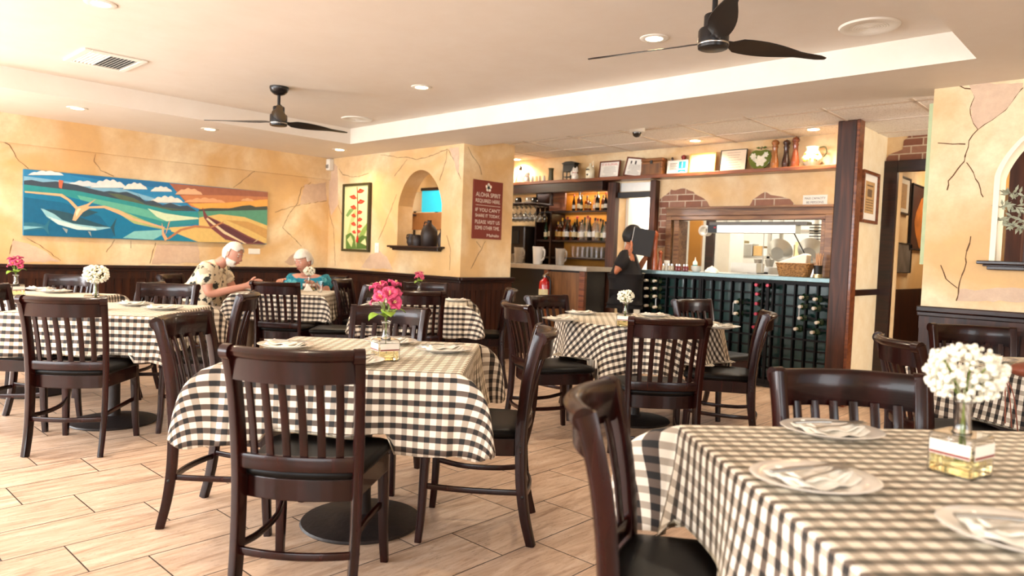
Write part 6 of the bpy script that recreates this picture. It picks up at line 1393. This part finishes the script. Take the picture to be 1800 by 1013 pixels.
# ------------------------------------------------------------------ people
SKIN = plain('aged_skin', '#c98f78', .5, sss=.08, var=.08, scale=20); SKIN2 = plain('tan_skin', '#b5714f', .5, sss=.08, var=.06)
EYW = plain('eye_white', '#e6ddd2', .2); EYD = plain('eye_dark', '#2a1a14', .15); LIP = plain('lip', '#a8564a', .45)
WHAIR = plain('white_hair', '#e6dccb', .7, var=.12, scale=60, bump=.5); DHAIR = plain('dark_hair', '#17100d', .6, var=.2, bump=.5)
def skin_mesh(nodes, edges, root, sub=2):
    """nodes: name -> (pos, radius or (rx, ry)); grown with a skin modifier, returned as plain mesh data"""
    names = list(nodes); ix = {n: i for i, n in enumerate(names)}
    me = bpy.data.meshes.new('sk'); me.from_pydata([nodes[n][0] for n in names], [(ix[a], ix[b]) for a, b in edges], [])
    o = bpy.data.objects.new('sk', me); COL.objects.link(o); sk = o.modifiers.new('skin', 'SKIN'); sk.use_smooth_shade = True
    for i, n in enumerate(names):
        r = nodes[n][1]; r = r if isinstance(r, tuple) else (r, r); me.skin_vertices[0].data[i].radius = r; me.skin_vertices[0].data[i].use_root = (n == root)
    ss = o.modifiers.new('sub', 'SUBSURF'); ss.levels = sub; ss.render_levels = sub
    dg = bpy.context.evaluated_depsgraph_get(); out = bpy.data.meshes.new_from_object(o.evaluated_get(dg)); bpy.data.objects.remove(o); return out
def head_pt(d):
    """d: unit direction, +x is the face"""
    x, y, z = d; rx = .099 if x < 0 else .092; p = Vector((x*rx, y*.076, z*.118))
    if z < 0: p.y *= 1-.42*(-z)**1.3*(1 if x > -.2 else .6); p.x *= (1+.06*(-z) if x > 0 else 1-.30*(-z))
    if x > 0:
        g = lambda cy, cz, sy, sz: math.exp(-((y-cy)/sy)**2-((z-cz)/sz)**2)
        p.x += .024*g(0,-.14,.13,.13)*x+.010*g(0,.02,.11,.2)*x+.006*g(0,.27,.5,.09)*x-.010*(g(.36,.12,.15,.12)+g(-.36,.12,.15,.12))*x+.007*g(0,-.42,.28,.07)*x-.004*g(0,-.52,.3,.04)*x+.009*g(0,-.80,.35,.14)+.005*(g(.5,-.1,.2,.2)+g(-.5,-.1,.2,.2))
    return p
def sph(n, m_):
    V = []
    for j in range(m_+1):
        th = PI*j/m_
        for i in range(n): a = 2*PI*i/n; V.append((math.sin(th)*math.cos(a), math.sin(th)*math.sin(a), math.cos(th)))
    F = [(j*n+i, (j+1)*n+i, (j+1)*n+(i+1)%n, j*n+(i+1)%n) for j in range(m_) for i in range(n)]; return V, F
def add_head(mb, M):
    V, F = sph(40, 30); st = mb.add([M @ head_pt(v) for v in V], F, 0, True)
    for s in (-1, 1):
        def E(c, r, sc3, mi): 
            k = len(mb.v); mb.sphere(c, r, 12, 8, mi, sc3); mb.xf(M, k)
        E((.0745, s*.028, .014), .0115, (1,1.1,.55), 1); E((.0835, s*.028, .013), .0050, (.6,1,.9), 2)
        k = len(mb.v); mb.sphere((-.005, s*.077, -.002), .026, 12, 8, 0, (.62,.32,1.15)); mb.xf(M, k)
        k = len(mb.v); mb.tube([(.088, s*.012, .040),(.087, s*.030, .043),(.078, s*.046, .036)], .0035, 6, 4); mb.xf(M, k)
    k = len(mb.v); mb.tube([(.088,-.024,-.052),(.100,0,-.050),(.088,.024,-.052)], .0042, 6, 3); mb.xf(M, k)
def person(name, label, loc, rz, nodes, edges, root, headM, skin, hairm, parts, face_hair=None):
    me = skin_mesh(nodes, edges, root); mb = MB(); mb.add([tuple(v.co) for v in me.vertices], [tuple(p.vertices) for p in me.polygons], 0, True); bpy.data.meshes.remove(me)
    add_head(mb, headM); o = mb.build(name, [skin, EYW, EYD, LIP, hairm], sharp=180); o.location = loc; o.rotation_euler = (0, 0, rz); tag(o, label, 'person', None); return o
def cloth_part(par, name, nodes, edges, root, mat, sub=2):
    me = skin_mesh(nodes, edges, root, sub); me.materials.clear(); me.materials.append(mat); me.name = name
    o = bpy.data.objects.new(name, me); COL.objects.link(o); o.parent = par; return o
def hair(par, M, mat, cond, gain=1.07, add=.006, name='hair', seed=1):
    rr = random.Random(seed); V, F = sph(44, 34); P = []
    for v in V:
        q = head_pt(v); d = Vector(v); P.append(M @ (q*gain+d*(add+.004*math.sin(v[0]*23+seed)*math.sin(v[1]*19)*math.cos(v[2]*17)+rr.uniform(0,.0018))))
    F = [f for f in F if all(cond(V[i]) for i in f)]; mb = MB(); mb.add(P, F, 0, True); o = mb.build(name, mat, par, recalc=False, sharp=180); s = o.modifiers.new('solid', 'SOLIDIFY'); s.thickness = .012; s.offset = -1; return o
def hand(nodes, edges, pre, wrist, palm, dirv, up, side, curl=.5, sc_=1.0):
    """five fingers out of the palm; side: unit vector towards the thumb"""
    W, P_, d, u, s = Vector(wrist), Vector(palm), Vector(dirv).normalized(), Vector(up).normalized(), Vector(side).normalized()
    nodes[pre+'palm'] = (tuple(P_), (.030*sc_, .018*sc_)); edges.append((pre+'wrist', pre+'palm'))
    for k, (off, L_) in enumerate(((.030,.072),(.010,.080),(-.010,.074),(-.029,.060))):
        b = P_+d*.032*sc_+s*off*sc_; L2 = L_*sc_
        m1 = b+d*L2*.45-u*curl*.010; m2 = m1+(d*(1-curl*.6)-u*curl).normalized()*L2*.35; m3 = m2+(d*(1-curl)-u*curl*1.4).normalized()*L2*.28
        nodes[pre+'f%da' % k] = (tuple(b), .0105*sc_); nodes[pre+'f%db' % k] = (tuple(m1), .0095*sc_); nodes[pre+'f%dc' % k] = (tuple(m2), .0085*sc_); nodes[pre+'f%dd' % k] = (tuple(m3), .007*sc_)
        edges += [(pre+'palm', pre+'f%da' % k), (pre+'f%da' % k, pre+'f%db' % k), (pre+'f%db' % k, pre+'f%dc' % k), (pre+'f%dc' % k, pre+'f%dd' % k)]
    t1 = P_+s*.034*sc_-d*.004; t2 = t1+(s*.8+d*.9+u*.2).normalized()*.035*sc_; t3 = t2+(s*.2+d-u*curl*.3).normalized()*.026*sc_
    nodes[pre+'ta'] = (tuple(t1), .012*sc_); nodes[pre+'tb'] = (tuple(t2), .0105*sc_); nodes[pre+'tc'] = (tuple(t3), .0085*sc_); edges += [(pre+'palm', pre+'ta'), (pre+'ta', pre+'tb'), (pre+'tb', pre+'tc')]
def m_print(name, base, dark, mid, scale, thr):
    m, t, b = nt(name); tc = N(t, 'ShaderNodeTexCoord'); wn = N(t, 'ShaderNodeTexNoise', ins={'Scale': scale*2.2, 'Detail': 3.}); L(t, tc.outputs['Object'], wn.inputs['Vector'])
    ad = N(t, 'ShaderNodeVectorMath', operation='MULTIPLY_ADD'); L(t, wn.outputs['Color'], ad.inputs[0]); ad.inputs[1].default_value = (.09,)*3; L(t, tc.outputs['Object'], ad.inputs[2])
    v = N(t, 'ShaderNodeTexVoronoi', ins={'Scale': scale}); L(t, ad.outputs[0], v.inputs['Vector'])
    n2 = N(t, 'ShaderNodeTexNoise', ins={'Scale': scale*.9, 'Detail': 5.}); L(t, tc.outputs['Object'], n2.inputs['Vector'])
    f1 = mth(t, 'LESS_THAN', v.outputs['Distance'], thr); f2 = mth(t, 'GREATER_THAN', n2.outputs[0], .56)
    c = mix(t, mth(t, 'MULTIPLY', f2, .7), lin(base), lin(mid)); c = mix(t, f1, c, lin(dark)); L(t, c, b.inputs['Base Color']); b.inputs['Roughness'].default_value = .8; return m
ALOHA = m_print('palm_print_cotton', '#e6d8ba', '#2b2c26', '#ab967a', 13, .38); TEALC = m_print('teal_print_cotton', '#0f7f93', '#0a4a63', '#6fc4c8', 22, .28)
KHAKI = plain('grey_beige_trousers', '#a3917f', .85, var=.08); SHOE = plain('dark_shoe', '#241a16', .5)
def legs(n, e, hx, kx, ax, hz=.53, kz=.52, w_=.10, r=1.0):
    for s, q in ((-1, 'R'), (1, 'L')):
        n[q+'hip'] = ((hx, s*w_, hz), .095*r); n[q+'knee'] = ((kx, s*(w_+.03), kz), .066*r); n[q+'calf'] = ((kx*.98+ax*.02, s*(w_+.03), kz*.6), .055*r); n[q+'ankle'] = ((ax, s*(w_+.03), .10), .038*r); n[q+'toe'] = ((ax+.13, s*(w_+.045), .045), .036*r)
        e += [('pelvis', q+'hip'), (q+'hip', q+'knee'), (q+'knee', q+'calf'), (q+'calf', q+'ankle'), (q+'ankle', q+'toe')]
# the man in the palm shirt, seated left of his table, leaning forward
n = {'pelvis': ((0,0,.57), (.15,.13)), 'belly': ((.04,0,.74), (.15,.14)), 'chest': ((.10,0,.90), (.16,.12)), 'neckb': ((.165,0,1.0), .075), 'neck': ((.215,0,1.045), .056), 'skull': ((.255,0,1.09), .05),
     'Rsh': ((.115,-.175,.955), .068), 'Rel': ((.185,-.235,.725), .048), 'Rwrist': ((.47,-.10,.815), (.030,.024)), 'Lsh': ((.13,.175,.955), .068), 'Lel': ((.24,.235,.74), .048), 'Lwrist': ((.47,.10,.80), (.030,.024))}
e = [('pelvis','belly'),('belly','chest'),('chest','neckb'),('neckb','neck'),('neck','skull'),('chest','Rsh'),('Rsh','Rel'),('Rel','Rwrist'),('chest','Lsh'),('Lsh','Lel'),('Lel','Lwrist')]
legs(n, e, .02, .44, .40)
hand(n, e, 'R', (.47,-.10,.815), (.525,-.075,.835), (1,.35,.35), (0,.2,1), (0,.3,1), .35); hand(n, e, 'L', (.47,.10,.80), (.525,.085,.805), (1,-.2,.0), (0,0,1), (0,-1,0), .5)
MH = Matrix.Translation((.315,0,1.115)) @ Matrix.Rotation(D(24), 4, 'Y') @ Matrix.Rotation(D(-12), 4, 'Z')
x, y = LD(-3.06, 6.98)
man = person('person', 'white-haired man in a cream palm-print shirt, leaning over the table', (x, y, 0), D(42.95), n, e, 'pelvis', MH, SKIN, WHAIR, None)
sh = {'hem': ((-.01,0,.50), (.19,.18)), 'pelvis': ((.0,0,.585), (.185,.175)), 'belly': ((.035,0,.74), (.178,.168)), 'chest': ((.095,0,.895), (.185,.145)), 'neckb': ((.15,0,.99), (.115,.10)), 'collar': ((.195,0,1.03), (.085,.078)), 'Rsh': ((.115,-.18,.955), .088), 'Rslv': ((.155,-.225,.80), .078), 'Lsh': ((.13,.18,.955), .088), 'Lslv': ((.205,.225,.81), .078)}
cloth_part(man, 'palm_print_shirt', sh, [('hem','pelvis'),('pelvis','belly'),('belly','chest'),('chest','neckb'),('neckb','collar'),('chest','Rsh'),('Rsh','Rslv'),('chest','Lsh'),('Lsh','Lslv')], 'pelvis', ALOHA)
tr = {'pelvis': ((0,0,.555), (.155,.14))}; te = []; legs(tr, te, .02, .44, .40, r=1.18); te = [q for q in te if 'toe' not in q[1]]; tr = {k: v for k, v in tr.items() if 'toe' not in k}
cloth_part(man, 'trousers', tr, te, 'pelvis', KHAKI)
hair(man, MH, WHAIR, lambda v: (v[2] > .42 and v[0] < .75) or (v[0] < .05 and v[2] > -.45) and not (abs(v[1]) > .85 and v[0] > -.12 and v[2] < .15), 1.05, .006)
hair(man, MH, WHAIR, lambda v: v[0] > -.15 and v[2] < -.34 and v[2] > -.97 and not (v[0] > .7 and v[2] > -.62 and v[2] < -.44 and abs(v[1]) < .28), 1.015, .001, 'beard', 3)
# the woman in teal
n = {'pelvis': ((0,0,.56), (.16,.14)), 'belly': ((.02,0,.68), (.15,.13)), 'chest': ((.05,0,.80), (.15,.115)), 'neckb': ((.09,0,.905), .065), 'neck': ((.115,0,.955), .050), 'skull': ((.135,0,1.0), .05),
     'Rsh': ((.06,-.16,.86), .062), 'Rel': ((.13,-.255,.67), .046), 'Rwrist': ((.335,-.19,.835), (.027,.022)), 'Lsh': ((.06,.16,.86), .062), 'Lel': ((.12,.255,.67), .046), 'Lwrist': ((.32,.15,.83), (.027,.022))}
e = [('pelvis','belly'),('belly','chest'),('chest','neckb'),('neckb','neck'),('neck','skull'),('chest','Rsh'),('Rsh','Rel'),('Rel','Rwrist'),('chest','Lsh'),('Lsh','Lel'),('Lel','Lwrist')]
legs(n, e, .02, .42, .38)
hand(n, e, 'R', (.335,-.19,.835), (.375,-.18,.862), (1,.1,-.1), (0,0,1), (0,1,.2), .9); hand(n, e, 'L', (.32,.15,.83), (.36,.14,.855), (1,-.2,-.1), (0,0,1), (0,-1,.2), .9)
MH = Matrix.Translation((.165,-.01,1.055)) @ Matrix.Rotation(D(-26), 4, 'Z') @ Matrix.Rotation(D(17), 4, 'Y')
x, y = LD(-2.235, 7.80)
wom = person('person', 'white-haired woman in a teal print blouse, seated facing us at the far table', (x, y, 0), D(42.95-90), n, e, 'pelvis', MH, SKIN, WHAIR, None)
sh = {'hem': ((0,0,.50), (.18,.16)), 'pelvis': ((0,0,.57), (.18,.16)), 'belly': ((.02,0,.69), (.165,.145)), 'chest': ((.045,0,.795), (.17,.13)), 'neckb': ((.06,0,.85), (.13,.10)), 'Rsh': ((.06,-.165,.855), .082), 'Rslv': ((.085,-.225,.755), .080), 'Lsh': ((.06,.165,.855), .082), 'Lslv': ((.085,.225,.755), .080)}
cloth_part(wom, 'teal_blouse', sh, [('hem','pelvis'),('pelvis','belly'),('belly','chest'),('chest','neckb'),('chest','Rsh'),('Rsh','Rslv'),('chest','Lsh'),('Lsh','Lslv')], 'pelvis', TEALC)
tr = {'pelvis': ((0,0,.55), (.16,.145))}; te = []; legs(tr, te, .02, .42, .38, r=1.18); te = [q for q in te if 'toe' not in q[1]]; tr = {k: v for k, v in tr.items() if 'toe' not in k}
cloth_part(wom, 'trousers', tr, te, 'pelvis', KHAKI)
hair(wom, MH, WHAIR, lambda v: (v[2] > .40 and v[0] < .92) or (v[0] < .30 and v[2] > -.35 and not (abs(v[1]) > .8 and v[0] > -.15 and v[2] < .05)), 1.09, .012, seed=5)
# the bartender behind a black menu
n = {'pelvis': ((0,0,.86), (.15,.12)), 'belly': ((0,0,1.0), (.145,.115)), 'chest': ((.0,0,1.16), (.16,.12)), 'neckb': ((.02,0,1.30), .068), 'neck': ((.03,0,1.355), .052), 'skull': ((.035,0,1.40), .05),
     'Rsh': ((.0,-.175,1.245), .066), 'Rel': ((-.10,-.245,1.045), .045), 'Rwrist': ((.02,-.175,1.25), (.027,.022)), 'Lsh': ((.01,.175,1.245), .066), 'Lel': ((.10,.235,1.06), .045), 'Lwrist': ((.20,.12,1.24), (.027,.022))}
e = [('pelvis','belly'),('belly','chest'),('chest','neckb'),('neckb','neck'),('neck','skull'),('chest','Rsh'),('Rsh','Rel'),('Rel','Rwrist'),('chest','Lsh'),('Lsh','Lel'),('Lel','Lwrist')]
for s, q in ((-1, 'R'), (1, 'L')):
    n[q+'hip'] = ((0, s*.09, .80), .088); n[q+'knee'] = ((.02, s*.10, .46), .060); n[q+'ankle'] = ((-.01, s*.10, .09), .038); n[q+'toe'] = ((.12, s*.11, .04), .034); e += [('pelvis', q+'hip'), (q+'hip', q+'knee'), (q+'knee', q+'ankle'), (q+'ankle', q+'toe')]
hand(n, e, 'R', (.02,-.175,1.25), (.045,-.16,1.30), (.25,.15,1), (1,0,0), (0,1,.1), .35); hand(n, e, 'L', (.20,.12,1.24), (.215,.105,1.275), (0,-.3,1), (1,0,0), (0,-1,0), .6)
MH = Matrix.Translation((.055,-.01,1.455)) @ Matrix.Rotation(D(4), 4, 'Y') @ Matrix.Rotation(D(8), 4, 'Z')
p = on_y(1104, 410, 6.62)
bt = person('person', 'dark-haired bartender in black holding a black menu in front of the face', (p.x, 6.62, 0), D(30), n, e, 'pelvis', MH, SKIN2, DHAIR, None)
BLK = plain('black_cotton', '#120b0a', .85, var=.2)
sh = {'hem': ((0,0,.72), (.20,.19)), 'pelvis': ((0,0,.86), (.195,.18)), 'belly': ((0,0,1.0), (.185,.17)), 'chest': ((0,0,1.16), (.18,.135)), 'neckb': ((.015,0,1.27), (.09,.08)), 'Rsh': ((0,-.18,1.245), .082), 'Rslv': ((-.075,-.23,1.10), .078), 'Lsh': ((.01,.18,1.245), .082), 'Lslv': ((.065,.22,1.13), .07)}
cloth_part(bt, 'black_shirt', sh, [('hem','pelvis'),('pelvis','belly'),('belly','chest'),('chest','neckb'),('chest','Rsh'),('Rsh','Rslv'),('chest','Lsh'),('Lsh','Lslv')], 'pelvis', BLK)
tr = {'pelvis': ((0,0,.85), (.16,.13))}; te = []
for s, q in ((-1, 'R'), (1, 'L')):
    tr[q+'hip'] = ((0, s*.09, .79), .105); tr[q+'knee'] = ((.02, s*.10, .46), .075); tr[q+'ankle'] = ((-.01, s*.10, .08), .058); te += [('pelvis', q+'hip'), (q+'hip', q+'knee'), (q+'knee', q+'ankle')]
cloth_part(bt, 'black_trousers', tr, te, 'pelvis', BLK)
hair(bt, MH, DHAIR, lambda v: v[2] > .35 or (v[0] < .1 and v[2] > -.5 and not (abs(v[1]) > .85 and v[0] > -.12 and v[2] < .1)), 1.06, .012, seed=7)
mb = MB(); mb.lathe([(.030,-.012),(.032,-.012),(.032,.012),(.030,.012),(.030,-.012)], 20); mb.f = mb.f[:-2]; mb.mi = mb.mi[:-2]; mb.sm = mb.sm[:-2]
mb.xf(Matrix.Translation((.012,-.182,1.235)) @ Matrix.Rotation(D(25), 4, 'Y') @ Matrix.Rotation(D(-18), 4, 'X')); mb.build('white_wristband', WHITE, bt)
t = thing('menu_folder', 'black menu folder held up in front of the bartender', 'menu', (0,0,0)); M4 = Matrix.Translation(bt.location) @ Matrix.Rotation(D(30), 4, 'Z') @ Matrix.Translation((.165,-.105,1.40)) @ Matrix.Rotation(D(10), 4, 'Z') @ Matrix.Rotation(D(9), 4, 'Y')
t.matrix_world = M4
mb = MB(); mb.box(-.115,.115,-.006,.006,-.145,.145); mb.build('cover', plain('black_leatherette', '#0f0b0b', .4), t, bevel=.003); mb = MB(); mb.box(-.112,.112,.0062,.009,-.14,.14); mb.build('pages', WHITE, t)
mb = MB(); mb.box(-.117,-.112,-.007,.010,-.145,.145); mb.build('metal_edge', CHROME, t)
